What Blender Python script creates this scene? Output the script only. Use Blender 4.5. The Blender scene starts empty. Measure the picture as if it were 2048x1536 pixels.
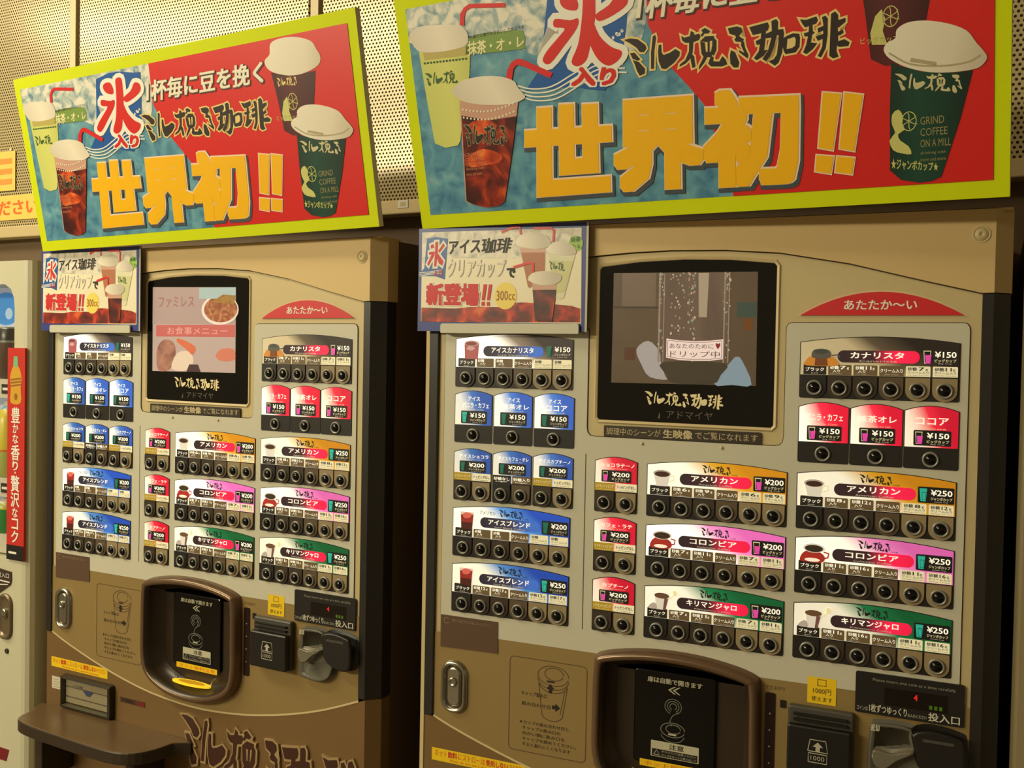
import bpy, math, random
from mathutils import Vector, Matrix

# ---------------------------------------------------------------- camera, light, exposure
SC = bpy.context.scene
COL = SC.collection
FLOOR = 0.26                       # height of the measured zero line above the floor

def look_matrix(rx, ry, rz):
    X = Matrix(((1,0,0),(0,math.cos(rx),-math.sin(rx)),(0,math.sin(rx),math.cos(rx))))
    Y = Matrix(((math.cos(ry),0,math.sin(ry)),(0,1,0),(-math.sin(ry),0,math.cos(ry))))
    Z = Matrix(((math.cos(rz),-math.sin(rz),0),(math.sin(rz),math.cos(rz),0),(0,0,1)))
    return Z @ X @ Y

cam_data = bpy.data.cameras.new('camera')
cam = bpy.data.objects.new('camera', cam_data)
COL.objects.link(cam)
R = look_matrix(0.02446912, 0.4399939, 0.01902125)
right = Vector((R[0][0], R[0][2], -R[0][1]))
down = Vector((R[1][0], R[1][2], -R[1][1]))
fwd = Vector((R[2][0], R[2][2], -R[2][1]))
M = Matrix((( right.x, -down.x, -fwd.x, 0.8367),
            ( right.y, -down.y, -fwd.y, -1.5524),
            ( right.z, -down.z, -fwd.z, 1.3503 + FLOOR),
            (0,0,0,1)))
cam.matrix_world = M
cam_data.sensor_width = 36.0
cam_data.lens = 2050.0 / 2048.0 * 36.0
cam_data.clip_start = 0.05
SC.camera = cam

world = bpy.data.worlds.new('world')
SC.world = world
world.use_nodes = True
world.node_tree.nodes['Background'].inputs[0].default_value = (1.0, 0.80, 0.45, 1)
world.node_tree.nodes['Background'].inputs[1].default_value = 0.20

def area(name, loc, size, size_y, power, color, target):
    l = bpy.data.lights.new(name, 'AREA'); l.shape = 'RECTANGLE'
    l.size = size; l.size_y = size_y; l.energy = power; l.color = color
    o = bpy.data.objects.new(name, l); COL.objects.link(o)
    o.location = loc
    d = Vector(target) - Vector(loc)
    o.rotation_euler = d.to_track_quat('-Z', 'Y').to_euler()
    return o
WARM = (1.0, 0.895, 0.61)
area('ceiling_tube_near_wall', (-2.30, -1.0, 3.10), 2.3, 0.10, 48, WARM, (-1.75, 0.10, 1.3))
area('ceiling_tube_aisle', (-3.2, -4.5, 3.10), 3.0, 0.3, 240, WARM, (-1.2, 0.0, 1.5))

SC.view_settings.view_transform = 'Standard'
SC.view_settings.look = 'None'
SC.view_settings.exposure = 0.0
SC.view_settings.gamma = 1.0
SC.view_settings.use_curve_mapping = False

# ---------------------------------------------------------------- materials
def lin(c):
    return tuple(((v/255)/12.92 if v/255 <= 0.04045 else ((v/255+0.055)/1.055)**2.4) for v in c)
MATS = {}
def mat(name, rgb, rough=0.5, metal=0.0, emit=0.0, spec=0.5, coat=0.0, noise=0.0, nscale=60, ecol=None):
    if name in MATS: return MATS[name]
    m = bpy.data.materials.new(name); m.use_nodes = True
    nt = m.node_tree; b = nt.nodes['Principled BSDF']
    c = lin(rgb) + (1,)
    b.inputs['Base Color'].default_value = c
    b.inputs['Roughness'].default_value = rough
    b.inputs['Metallic'].default_value = metal
    b.inputs['Specular IOR Level'].default_value = spec
    b.inputs['Coat Weight'].default_value = coat
    if emit:
        b.inputs['Emission Color'].default_value = (lin(ecol) + (1,)) if ecol else c
        b.inputs['Emission Strength'].default_value = emit
    if noise:
        tc = nt.nodes.new('ShaderNodeTexCoord'); nz = nt.nodes.new('ShaderNodeTexNoise')
        nz.inputs['Scale'].default_value = nscale
        nt.links.new(tc.outputs['Object'], nz.inputs['Vector'])
        mx = nt.nodes.new('ShaderNodeMix'); mx.data_type = 'RGBA'
        mx.inputs[6].default_value = tuple(v*(1-noise) for v in c[:3]) + (1,)
        mx.inputs[7].default_value = tuple(min(1, v*(1+noise)) for v in c[:3]) + (1,)
        nt.links.new(nz.outputs['Fac'], mx.inputs[0])
        nt.links.new(mx.outputs[2], b.inputs['Base Color'])
    MATS[name] = m
    return m

def ramp_node(nt, stops):
    r = nt.nodes.new('ShaderNodeValToRGB')
    e = r.color_ramp.elements
    while len(e) < len(stops): e.new(0.5)
    for el, (p, c) in zip(e, stops):
        el.position = p; el.color = lin(c) + (1,)
    return r

def grad(name, stops, emit=0.0, slope=0.35, rough=0.35, amp=1.0):
    """Print that runs from the left colour to the right colour, leaning with height."""
    if name in MATS: return MATS[name]
    m = bpy.data.materials.new(name); m.use_nodes = True
    nt = m.node_tree; b = nt.nodes['Principled BSDF']
    tc = nt.nodes.new('ShaderNodeTexCoord'); sx = nt.nodes.new('ShaderNodeSeparateXYZ')
    nt.links.new(tc.outputs['Generated'], sx.inputs[0])
    ma = nt.nodes.new('ShaderNodeMath'); ma.operation = 'MULTIPLY_ADD'
    ma.inputs[1].default_value = slope
    nt.links.new(sx.outputs['Z'], ma.inputs[0]); nt.links.new(sx.outputs['X'], ma.inputs[2])
    r = ramp_node(nt, stops)
    nt.links.new(ma.outputs[0], r.inputs[0])
    nt.links.new(r.outputs[0], b.inputs['Base Color'])
    b.inputs['Roughness'].default_value = rough
    if emit:
        nt.links.new(r.outputs[0], b.inputs['Emission Color'])
        b.inputs['Emission Strength'].default_value = emit
    MATS[name] = m
    return m

def mottled(name, stops, scale=14, detail=6, stretch=(1,1,1), rough=0.35, emit=0.0, dist=0.6, vor=False):
    if name in MATS: return MATS[name]
    m = bpy.data.materials.new(name); m.use_nodes = True
    nt = m.node_tree; b = nt.nodes['Principled BSDF']
    tc = nt.nodes.new('ShaderNodeTexCoord'); mp = nt.nodes.new('ShaderNodeMapping')
    mp.inputs['Scale'].default_value = stretch
    nt.links.new(tc.outputs['Object'], mp.inputs[0])
    if vor:
        nz = nt.nodes.new('ShaderNodeTexVoronoi'); nz.inputs['Scale'].default_value = scale
        out = nz.outputs['Distance']
    else:
        nz = nt.nodes.new('ShaderNodeTexNoise'); nz.inputs['Scale'].default_value = scale
        nz.inputs['Detail'].default_value = detail; nz.inputs['Distortion'].default_value = dist
        out = nz.outputs['Fac']
    nt.links.new(mp.outputs[0], nz.inputs['Vector'])
    r = ramp_node(nt, stops)
    nt.links.new(out, r.inputs[0])
    nt.links.new(r.outputs[0], b.inputs['Base Color'])
    b.inputs['Roughness'].default_value = rough
    if emit:
        nt.links.new(r.outputs[0], b.inputs['Emission Color'])
        b.inputs['Emission Strength'].default_value = emit
    MATS[name] = m
    return m

def perforated(name, base, pitch=0.0100, radius=0.27):
    """Painted sheet metal with a staggered grid of round holes, in object space."""
    m = bpy.data.materials.new(name); m.use_nodes = True
    nt = m.node_tree; b = nt.nodes['Principled BSDF']
    N = nt.nodes.new; L = nt.links.new
    def math_(op, a, c=None):
        n = N('ShaderNodeMath'); n.operation = op
        for i, v in enumerate((a, c)):
            if v is None: continue
            if isinstance(v, (int, float)): n.inputs[i].default_value = v
            else: L(v, n.inputs[i])
        return n.outputs[0]
    tc = N('ShaderNodeTexCoord'); sx = N('ShaderNodeSeparateXYZ'); L(tc.outputs['Object'], sx.inputs[0])
    v = math_('DIVIDE', sx.outputs['Z'], pitch*0.866)
    row = math_('FLOOR', v)
    odd = math_('MULTIPLY', math_('FLOORED_MODULO', row, 2.0), 0.5)
    u = math_('ADD', math_('DIVIDE', sx.outputs['X'], pitch), odd)
    fu = math_('SUBTRACT', math_('FRACT', u), 0.5)
    fv = math_('MULTIPLY', math_('SUBTRACT', math_('FRACT', v), 0.5), 0.866)
    d = math_('SQRT', math_('ADD', math_('MULTIPLY', fu, fu), math_('MULTIPLY', fv, fv)))
    hole = math_('LESS_THAN', d, radius)
    mx = N('ShaderNodeMix'); mx.data_type = 'RGBA'
    mx.inputs[6].default_value = lin(base) + (1,); mx.inputs[7].default_value = lin((52, 40, 24)) + (1,)
    L(hole, mx.inputs[0]); L(mx.outputs[2], b.inputs['Base Color'])
    b.inputs['Roughness'].default_value = 0.25
    L(math_('MULTIPLY', math_('SUBTRACT', 1.0, hole), 0.12), b.inputs['Metallic'])
    L(math_('MULTIPLY', math_('SUBTRACT', 1.0, hole), 0.5), b.inputs['Specular IOR Level'])
    bp = N('ShaderNodeBump'); bp.inputs['Strength'].default_value = 0.25; bp.inputs['Distance'].default_value = 0.002
    L(math_('SUBTRACT', 1.0, hole), bp.inputs['Height'])
    MATS[name] = m
    return m

# ---------------------------------------------------------------- traced outlines (fractions of the sign / of the lettering width)
G={'redline':[(0.482,0.948),(0.479,0.729),(0.492,0.658),(0.517,0.548),(0.54,0.484),(0.565,0.406),(0.577,0.313),(0.589,0.212),(0.599,0.134),(0.604,0.071)],'flag':[(0.31,0.912),(0.354,0.93),(0.386,0.929),(0.435,0.907),(0.455,0.904),(0.443,0.734),(0.433,0.634),(0.397,0.503),(0.366,0.517),(0.341,0.534),(0.294,0.537),(0.249,0.542),(0.282,0.62)],'kori_box':[(0.316,0.916),(0.453,0.873),(0.427,0.584),(0.285,0.619)],'iri':[(0.345,0.605),(0.421,0.586),(0.415,0.52),(0.338,0.538)],'ippai':[(0.46,0.744),(0.782,0.74),(0.787,0.845),(0.47,0.852)],'sekai':[(0.232,0.117),(0.393,0.118),(0.401,0.448),(0.249,0.467)],'kai':[(0.403,0.114),(0.553,0.106),(0.559,0.435),(0.415,0.448)],'sho':[(0.56,0.105),(0.707,0.099),(0.708,0.425),(0.568,0.447)],'ex1':[(0.739,0.214),(0.76,0.201),(0.774,0.394),(0.748,0.406)],'ex2':[(0.77,0.205),(0.791,0.192),(0.805,0.383),(0.779,0.397)],'ex3':[(0.733,0.131),(0.756,0.118),(0.761,0.179),(0.736,0.188)],'ex4':[(0.763,0.123),(0.787,0.111),(0.791,0.168),(0.766,0.178)],'glid':[(0.835,0.524),(0.84,0.546),(0.851,0.558),(0.853,0.585),(0.867,0.603),(0.891,0.602),(0.92,0.583),(0.944,0.553),(0.956,0.512),(0.965,0.484),(0.97,0.461),(0.966,0.442),(0.956,0.428),(0.928,0.425),(0.897,0.433),(0.866,0.458),(0.843,0.493)],'gcup':[(0.845,0.477),(0.887,0.437),(0.928,0.423),(0.952,0.424),(0.936,0.271),(0.911,0.082),(0.898,0.069),(0.881,0.066),(0.856,0.08),(0.841,0.115),(0.842,0.324)],'glogo':[(0.849,0.375),(0.938,0.332),(0.938,0.403),(0.849,0.442)],'gring':[(0.868,0.278)],'gring_r':[(0.88,0.276)],'gfig':[(0.845,0.305),(0.854,0.321),(0.86,0.296),(0.859,0.272),(0.862,0.251),(0.853,0.237),(0.856,0.215),(0.867,0.194),(0.871,0.166),(0.858,0.171),(0.846,0.184),(0.841,0.218),(0.849,0.243),(0.845,0.27)],'gtext':[(0.883,0.198),(0.924,0.19),(0.924,0.289),(0.883,0.298)],'gjum':[(0.843,0.118),(0.907,0.101),(0.907,0.13),(0.843,0.158)],'blid':[(0.792,0.843),(0.805,0.866),(0.81,0.914),(0.832,0.93),(0.868,0.923),(0.901,0.892),(0.911,0.852),(0.918,0.813),(0.911,0.776),(0.879,0.752),(0.844,0.753),(0.809,0.78),(0.794,0.81)],'bcup':[(0.803,0.782),(0.844,0.751),(0.904,0.754),(0.89,0.579),(0.863,0.468),(0.836,0.471),(0.817,0.499),(0.81,0.661)],'blogo':[(0.811,0.702),(0.894,0.697),(0.896,0.741),(0.814,0.752)],'bring':[(0.845,0.631),(0.859,0.626)],'bfig':[(0.824,0.638),(0.833,0.658),(0.838,0.624),(0.834,0.588),(0.84,0.54),(0.819,0.546),(0.817,0.584)],'mlid':[(0.025,0.825),(0.037,0.85),(0.062,0.858),(0.127,0.84),(0.144,0.812),(0.147,0.783),(0.141,0.754),(0.111,0.744),(0.071,0.746),(0.039,0.763)],'mcup':[(0.041,0.762),(0.085,0.742),(0.15,0.748),(0.141,0.633),(0.12,0.498),(0.107,0.369),(0.101,0.351),(0.074,0.346),(0.052,0.369),(0.046,0.549)],'mlogo':[(0.044,0.602),(0.132,0.598),(0.136,0.66),(0.048,0.666)],'mfoam':[(0.05,0.753),(0.141,0.751),(0.138,0.714),(0.051,0.72)],'mstraw':[(0.133,0.837),(0.136,0.88),(0.145,0.902),(0.156,0.913),(0.227,0.892),(0.226,0.875),(0.159,0.896),(0.149,0.888),(0.145,0.871),(0.142,0.832)],'mtag':[(0.136,0.73),(0.135,0.768),(0.165,0.79),(0.209,0.785),(0.255,0.776),(0.256,0.718),(0.248,0.705),(0.142,0.716)],'mtext':[(0.142,0.709),(0.255,0.712),(0.257,0.757),(0.145,0.768)],'mfine':[(0.136,0.774),(0.258,0.781),(0.259,0.799),(0.137,0.789)],'clid':[(0.101,0.577),(0.113,0.6),(0.13,0.617),(0.169,0.621),(0.206,0.609),(0.23,0.584),(0.235,0.561),(0.248,0.52),(0.241,0.506),(0.219,0.496),(0.175,0.502),(0.137,0.519),(0.116,0.541)],'ccup':[(0.115,0.535),(0.175,0.502),(0.233,0.499),(0.213,0.315),(0.186,0.097),(0.172,0.08),(0.146,0.077),(0.12,0.093),(0.104,0.11),(0.11,0.336)],'cliq':[(0.116,0.473),(0.172,0.44),(0.227,0.445),(0.213,0.315),(0.186,0.098),(0.172,0.081),(0.146,0.078),(0.12,0.094),(0.106,0.111),(0.112,0.335)],'cglow1':[(0.126,0.431),(0.16,0.449),(0.187,0.417),(0.169,0.389),(0.137,0.39)],'cglow2':[(0.118,0.294),(0.153,0.327),(0.19,0.294),(0.182,0.263),(0.149,0.256),(0.123,0.254)],'clogo':[(0.113,0.328),(0.214,0.328),(0.218,0.404),(0.119,0.433)],'ctext':[(0.113,0.202),(0.159,0.194),(0.165,0.315),(0.119,0.317)],'cstraw':[(0.211,0.577),(0.218,0.631),(0.227,0.659),(0.239,0.671),(0.249,0.666),(0.305,0.597),(0.299,0.577),(0.248,0.641),(0.238,0.647),(0.231,0.634),(0.223,0.573)],'swoosh':[(0.243,0.599),(0.269,0.573),(0.305,0.576),(0.341,0.602),(0.376,0.616),(0.412,0.6),(0.407,0.536),(0.386,0.5),(0.347,0.528),(0.294,0.536),(0.243,0.54)],'logobox':[(0.437,0.517),(0.788,0.684)]}
LOGO=[[(0.0,0.196),(0.034,0.198),(0.068,0.19),(0.103,0.161),(0.108,0.145),(0.094,0.13),(0.074,0.133),(0.06,0.154),(0.031,0.176)],[(0.026,0.134),(0.048,0.134),(0.06,0.119),(0.074,0.101),(0.06,0.097),(0.037,0.108)],[(0.037,0.103),(0.066,0.091),(0.094,0.058),(0.091,0.037),(0.066,0.03),(0.054,0.052),(0.046,0.081)],[(0.142,0.193),(0.154,0.197),(0.157,0.184),(0.145,0.132),(0.137,0.053),(0.123,0.053),(0.128,0.123)],[(0.168,0.153),(0.179,0.152),(0.179,0.117),(0.188,0.106),(0.219,0.113),(0.245,0.125),(0.265,0.111),(0.262,0.094),(0.236,0.068),(0.194,0.044),(0.174,0.049),(0.162,0.082),(0.162,0.125)],[(0.276,0.177),(0.291,0.167),(0.316,0.171),(0.322,0.192),(0.336,0.183),(0.336,0.173),(0.359,0.176),(0.365,0.164),(0.356,0.149),(0.33,0.143),(0.325,0.104),(0.316,0.079),(0.288,0.057),(0.259,0.047),(0.262,0.057),(0.288,0.072),(0.308,0.107),(0.311,0.143),(0.293,0.145),(0.279,0.157)],[(0.319,0.095),(0.33,0.083),(0.333,0.038),(0.319,0.034),(0.313,0.069)],[(0.37,0.189),(0.387,0.196),(0.41,0.18),(0.402,0.171),(0.382,0.172),(0.373,0.161),(0.365,0.167),(0.376,0.178)],[(0.362,0.143),(0.382,0.135),(0.385,0.094),(0.376,0.072),(0.365,0.089)],[(0.362,0.143),(0.387,0.161),(0.427,0.157),(0.419,0.139),(0.39,0.136)],[(0.419,0.158),(0.436,0.136),(0.433,0.096),(0.419,0.074),(0.407,0.089),(0.416,0.119)],[(0.37,0.096),(0.416,0.092),(0.41,0.07),(0.373,0.074)],[(0.396,0.139),(0.405,0.138),(0.402,0.089),(0.393,0.089)],[(0.376,0.079),(0.39,0.072),(0.376,0.051),(0.348,0.023),(0.35,0.038)],[(0.407,0.076),(0.419,0.069),(0.416,0.051),(0.444,0.047),(0.459,0.068),(0.473,0.052),(0.479,0.031),(0.456,0.025),(0.405,0.031),(0.393,0.044)],[(0.49,0.18),(0.53,0.183),(0.55,0.174),(0.553,0.157),(0.538,0.143),(0.541,0.138),(0.558,0.126),(0.553,0.115),(0.521,0.121),(0.516,0.132),(0.524,0.136),(0.521,0.146),(0.513,0.149),(0.496,0.157)],[(0.547,0.12),(0.558,0.115),(0.561,0.092),(0.575,0.057),(0.57,0.044),(0.536,0.074),(0.533,0.085),(0.558,0.069),(0.544,0.102)],[(0.499,0.088),(0.516,0.078),(0.533,0.032),(0.527,0.012),(0.507,0.014),(0.493,0.032),(0.493,0.068)],[(0.584,0.172),(0.621,0.176),(0.664,0.181),(0.67,0.166),(0.664,0.149),(0.655,0.146),(0.652,0.114),(0.644,0.069),(0.661,0.07),(0.641,0.047),(0.61,0.032),(0.598,0.042),(0.621,0.068),(0.627,0.096),(0.613,0.095),(0.61,0.111),(0.632,0.119),(0.635,0.141),(0.618,0.139),(0.598,0.138)],[(0.681,0.184),(0.701,0.189),(0.709,0.178),(0.707,0.145),(0.729,0.145),(0.732,0.128),(0.726,0.089),(0.721,0.052),(0.704,0.011),(0.687,0.0),(0.661,0.021),(0.684,0.028),(0.698,0.045),(0.707,0.096),(0.709,0.123),(0.701,0.123),(0.689,0.083),(0.667,0.04),(0.65,0.023),(0.635,0.034),(0.661,0.066),(0.678,0.117),(0.655,0.117),(0.647,0.133),(0.681,0.143)],[(0.729,0.108),(0.744,0.115),(0.769,0.122),(0.795,0.117),(0.798,0.102),(0.795,0.065),(0.778,0.044),(0.735,0.042),(0.729,0.053),(0.724,0.074)],[(0.801,0.174),(0.826,0.168),(0.869,0.176),(0.875,0.159),(0.866,0.147),(0.852,0.145),(0.852,0.121),(0.86,0.113),(0.849,0.106),(0.843,0.075),(0.869,0.069),(0.849,0.047),(0.823,0.031),(0.809,0.04),(0.823,0.068),(0.832,0.102),(0.818,0.103),(0.815,0.116),(0.835,0.119),(0.838,0.142),(0.821,0.139),(0.812,0.151)],[(0.892,0.17),(0.906,0.174),(0.915,0.161),(0.912,0.098),(0.903,0.045),(0.883,0.011),(0.869,0.017),(0.889,0.053),(0.892,0.084),(0.872,0.078),(0.863,0.097),(0.895,0.103),(0.895,0.117),(0.875,0.11),(0.872,0.128),(0.897,0.135)],[(0.929,0.178),(0.946,0.185),(0.957,0.17),(0.957,0.149),(0.986,0.154),(0.986,0.139),(0.96,0.121),(0.954,0.12),(0.954,0.103),(0.974,0.109),(0.977,0.096),(0.954,0.087),(0.954,0.066),(0.98,0.071),(1.0,0.056),(0.994,0.042),(0.957,0.043),(0.949,0.05),(0.946,0.03),(0.954,0.005),(0.932,0.0),(0.917,0.012),(0.923,0.097)]]
LOGO_HOLE=[(0.746,0.101),(0.775,0.107),(0.781,0.096),(0.778,0.072),(0.764,0.063),(0.741,0.062)]

# ---------------------------------------------------------------- shape helpers
def area2(p):
    return sum(p[i][0]*p[(i+1) % len(p)][1] - p[(i+1) % len(p)][0]*p[i][1] for i in range(len(p)))
def ccw(p):
    p = list(p)
    return p if area2(p) > 0 else p[::-1]
def grow(p, d, lim=2.2):
    """Move every edge of a closed outline outward by d."""
    p = ccw(p); n = len(p); out = []
    for i in range(n):
        a, b, c = Vector(p[i-1]), Vector(p[i]), Vector(p[(i+1) % n])
        e1 = (b-a).normalized(); e2 = (c-b).normalized()
        n1 = Vector((e1.y, -e1.x)); n2 = Vector((e2.y, -e2.x))
        s = n1 + n2
        if s.length < 1e-6: s = n1.copy()
        s.normalize()
        k = min(lim, 1.0/max(0.2, s.dot(n1)))
        q = b + s*d*k
        out.append((q.x, q.y))
    return out
def smooth(p, n=4):
    out = []; m = len(p)
    for i in range(m):
        p0, p1, p2, p3 = (Vector(p[(i+j-1) % m]) for j in range(4))
        for k in range(n):
            t = k/n
            q = 0.5*((2*p1) + (p2-p0)*t + (2*p0-5*p1+4*p2-p3)*t*t + (3*p1-p0-3*p2+p3)*t**3)
            out.append((q.x, q.y))
    return out
def rrect(x0, x1, z0, z1, r=0.003, k=4, rt=None):
    rt = r if rt is None else rt
    out = []
    for cx, cz, a0, rr in ((x1-r, z0+r, -90, r), (x1-rt, z1-rt, 0, rt), (x0+rt, z1-rt, 90, rt), (x0+r, z0+r, 180, r)):
        if rr < 1e-5:
            out.append((cx, cz)); continue
        for i in range(k+1):
            a = math.radians(a0 + 90*i/k)
            out.append((cx + rr*math.cos(a), cz + rr*math.sin(a)))
    return out
def arch(x0, x1, z0, z1, apex, r=0.002, k=12):
    """Outline with rounded lower corners and a bowed top edge."""
    out = [(x0, z0+r), (x0+r*0.3, z0+r*0.3), (x0+r, z0), (x1-r, z0), (x1-r*0.3, z0+r*0.3), (x1, z0+r)]
    for i in range(k+1):
        t = i/k
        out.append((x1 + (x0-x1)*t, z1 + (apex-z1)*(1-(2*t-1)**2)))
    return out
def ell(cx, cz, rx, rz, n=24, a0=0, a1=360):
    full = abs(a1-a0) >= 360
    m = n if full else n+1
    return [(cx + rx*math.cos(math.radians(a0+(a1-a0)*i/n)), cz + rz*math.sin(math.radians(a0+(a1-a0)*i/n))) for i in range(m)]
def stroke(pts, w):
    """A line of width w through pts as one closed outline."""
    L_, R_ = [], []
    n = len(pts)
    for i in range(n):
        a = Vector(pts[max(0, i-1)]); c = Vector(pts[min(n-1, i+1)])
        e = (c-a).normalized(); nn = Vector((-e.y, e.x))*w/2
        b = Vector(pts[i])
        L_.append(tuple(b+nn)); R_.append(tuple(b-nn))
    return L_ + R_[::-1]
def bil(quad, s, t):
    (ax, ay), (bx, by), (cx, cy), (dx, dy) = quad        # BL BR TR TL
    return ((ax*(1-s)+bx*s)*(1-t) + (dx*(1-s)+cx*s)*t, (ay*(1-s)+by*s)*(1-t) + (dy*(1-s)+cy*s)*t)

GLY = {}
def glyphs(s, bold):
    key = (s, bold)
    if key not in GLY:
        c = bpy.data.curves.new('lettering', 'FONT'); c.body = s; c.size = 1; c.offset = bold; c.resolution_u = 2
        o = bpy.data.objects.new('lettering', c)
        me = bpy.data.meshes.new_from_object(o)
        v = [(q.co.x, q.co.y) for q in me.vertices]; f = [tuple(q.vertices) for q in me.polygons]
        bpy.data.objects.remove(o); bpy.data.curves.remove(c); bpy.data.meshes.remove(me)
        xs = [q[0] for q in v] or [0, 1]; ys = [q[1] for q in v] or [0, 1]
        GLY[key] = (v, f, min(xs)+bold, max(xs)-bold, min(ys)+bold, max(ys)-bold)
    return GLY[key]

def smooth_open(p, n=4):
    ext = [(2*p[0][0]-p[1][0], 2*p[0][1]-p[1][1])] + list(p) + [(2*p[-1][0]-p[-2][0], 2*p[-1][1]-p[-2][1])]
    out = []
    for i in range(1, len(ext)-2):
        p0, p1, p2, p3 = (Vector(ext[i+j-1]) for j in range(4))
        for k in range(n):
            t = k/n
            q = 0.5*((2*p1) + (p2-p0)*t + (2*p0-5*p1+4*p2-p3)*t*t + (3*p1-p0-3*p2+p3)*t**3)
            out.append((q.x, q.y))
    out.append(tuple(p[-1]))
    return out

class MB:
    """Collects shapes; x right, y away from the viewer, z up; build() links ONE mesh object."""
    def __init__(self): self.v = []; self.f = []; self.m = []; self.s = []; self.mats = []
    def mi(self, m):
        if m not in self.mats: self.mats.append(m)
        return self.mats.index(m)
    def face(self, idx, m, sm=False):
        self.f.append(tuple(idx)); self.m.append(self.mi(m)); self.s.append(sm)
    def poly(self, pts, y, m):
        pts = ccw(pts); b = len(self.v)
        self.v += [(x, y, z) for x, z in pts]
        self.face(range(b, b+len(pts)), m); return self
    def prism(self, pts, y0, y1, m, side=None):
        """y0 front, y1 back"""
        pts = ccw(pts); n = len(pts); b = len(self.v)
        self.v += [(x, y0, z) for x, z in pts] + [(x, y1, z) for x, z in pts]
        self.face(range(b, b+n), m)
        self.face([b+n+i for i in range(n-1, -1, -1)], side or m)
        for i in range(n):
            j = (i+1) % n
            self.face((b+j, b+i, b+n+i, b+n+j), side or m)
        return self
    def box(self, x0, x1, y0, y1, z0, z1, m):
        return self.prism([(x0, z0), (x1, z0), (x1, z1), (x0, z1)], y0, y1, m)
    def slab(self, pts, z0, z1, m, side=None):
        """horizontal plate with outline in (x, y)"""
        pts = ccw(pts); n = len(pts); b = len(self.v)
        self.v += [(x, y, z1) for x, y in pts] + [(x, y, z0) for x, y in pts]
        self.face(range(b, b+n), m); self.face([b+n+i for i in range(n-1, -1, -1)], side or m)
        for i in range(n):
            j = (i+1) % n
            self.face((b+i, b+n+i, b+n+j, b+j), side or m)
        return self
    def loft(self, rings, m, cap0=False, cap1=False, sm=True, mats=None):
        """rings: list of (outline, y) with equal counts; faces look toward -y / outward"""
        n = len(rings[0][0]); b = len(self.v)
        for pts, y in rings: self.v += [(x, y, z) for x, z in pts]
        for k in range(len(rings)-1):
            mm = mats[k] if mats else m
            for i in range(n):
                j = (i+1) % n
                self.face((b+k*n+i, b+k*n+j, b+(k+1)*n+j, b+(k+1)*n+i), mm, sm)
        if cap1: self.face([b+(len(rings)-1)*n+i for i in range(n)], mats[-1] if mats else m)
        if cap0: self.face([b+i for i in range(n-1, -1, -1)], mats[0] if mats else m)
        return self
    def lathe(self, cx, cz, prof, m, n=20, cap=True, mats=None):
        rings = [(ell(cx, cz, r, r, n), y) for r, y in prof]
        return self.loft(rings, m, cap1=cap, mats=mats)
    def vlathe(self, cx, cy, prof, m, n=20, mats=None):
        """round about the vertical axis; prof = (radius, z) from bottom to top"""
        b = len(self.v)
        for r, z in prof: self.v += [(cx+r*math.cos(2*math.pi*i/n), cy+r*math.sin(2*math.pi*i/n), z) for i in range(n)]
        for k in range(len(prof)-1):
            for i in range(n):
                j = (i+1) % n
                self.face((b+k*n+i, b+k*n+j, b+(k+1)*n+j, b+(k+1)*n+i), mats[k] if mats else m, True)
        self.face([b+n-1-i for i in range(n)], mats[0] if mats else m)
        self.face([b+(len(prof)-1)*n+i for i in range(n)], mats[-1] if mats else m)
        return self
    def text(self, s, x0, x1, z0, z1, y, m, bold=0.02, italic=0.0):
        return self.tquad(s, [(x0, z0), (x1, z0), (x1+italic, z1), (x0+italic, z1)], y, m, bold)
    def tquad(self, s, quad, y, m, bold=0.02, dx=0, dz=0):
        v, f, ax, bx, ay, by = glyphs(s, 0.0)
        ex = 0.02
        ax -= ex; bx += ex; ay -= ex; by += ex
        if bold <= 0: offs = [(0, 0)]
        elif bold <= 0.035: offs = [(-bold, -bold*.6), (bold, -bold*.6), (bold, bold*.6), (-bold, bold*.6)]
        else: offs = [(0, 0)] + [(bold*a/4, bold*c/4) for a in range(-4, 5) for c in range(-4, 5) if max(abs(a), abs(c)) == 4 or (abs(a), abs(c)) in ((2, 2), (0, 2), (2, 0))]
        for k, (ox, oy) in enumerate(offs):
            b = len(self.v)
            for px, py in v:
                q = bil(quad, (px+ox-ax)/(bx-ax), (py+oy-ay)/(by-ay))
                self.v.append((q[0]+dx, y-k*8e-6, q[1]+dz))
            for q in f: self.face([b+i for i in q], m)
        return self
    def logo(self, quad, y, m, fat=0.0, only=None):
        """The brushed six-character lettering, mapped into a quad."""
        for i, s in enumerate(LOGO):
            if only is not None and i not in only: continue
            p = grow(s, fat) if fat else s
            self.poly([bil(quad, a, b/0.198) for a, b in p], y-i*6e-6, m)
        return self
    def logo_hole(self, quad, y, m):
        return self.poly([bil(quad, a, b/0.198) for a, b in LOGO_HOLE], y, m)
    def build(self, name, parent=None, loc=None, bevel=0.0):
        me = bpy.data.meshes.new(name)
        me.from_pydata(self.v, [], self.f)
        for m in self.mats: me.materials.append(m)
        me.polygons.foreach_set('material_index', self.m)
        me.polygons.foreach_set('use_smooth', self.s)
        me.update()
        o = bpy.data.objects.new(name, me); COL.objects.link(o)
        if parent: o.parent = parent
        if loc: o.location = loc
        if bevel:
            bv = o.modifiers.new('bevel', 'BEVEL'); bv.width = bevel; bv.segments = 2; bv.limit_method = 'ANGLE'; bv.angle_limit = 0.6
        return o

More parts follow.
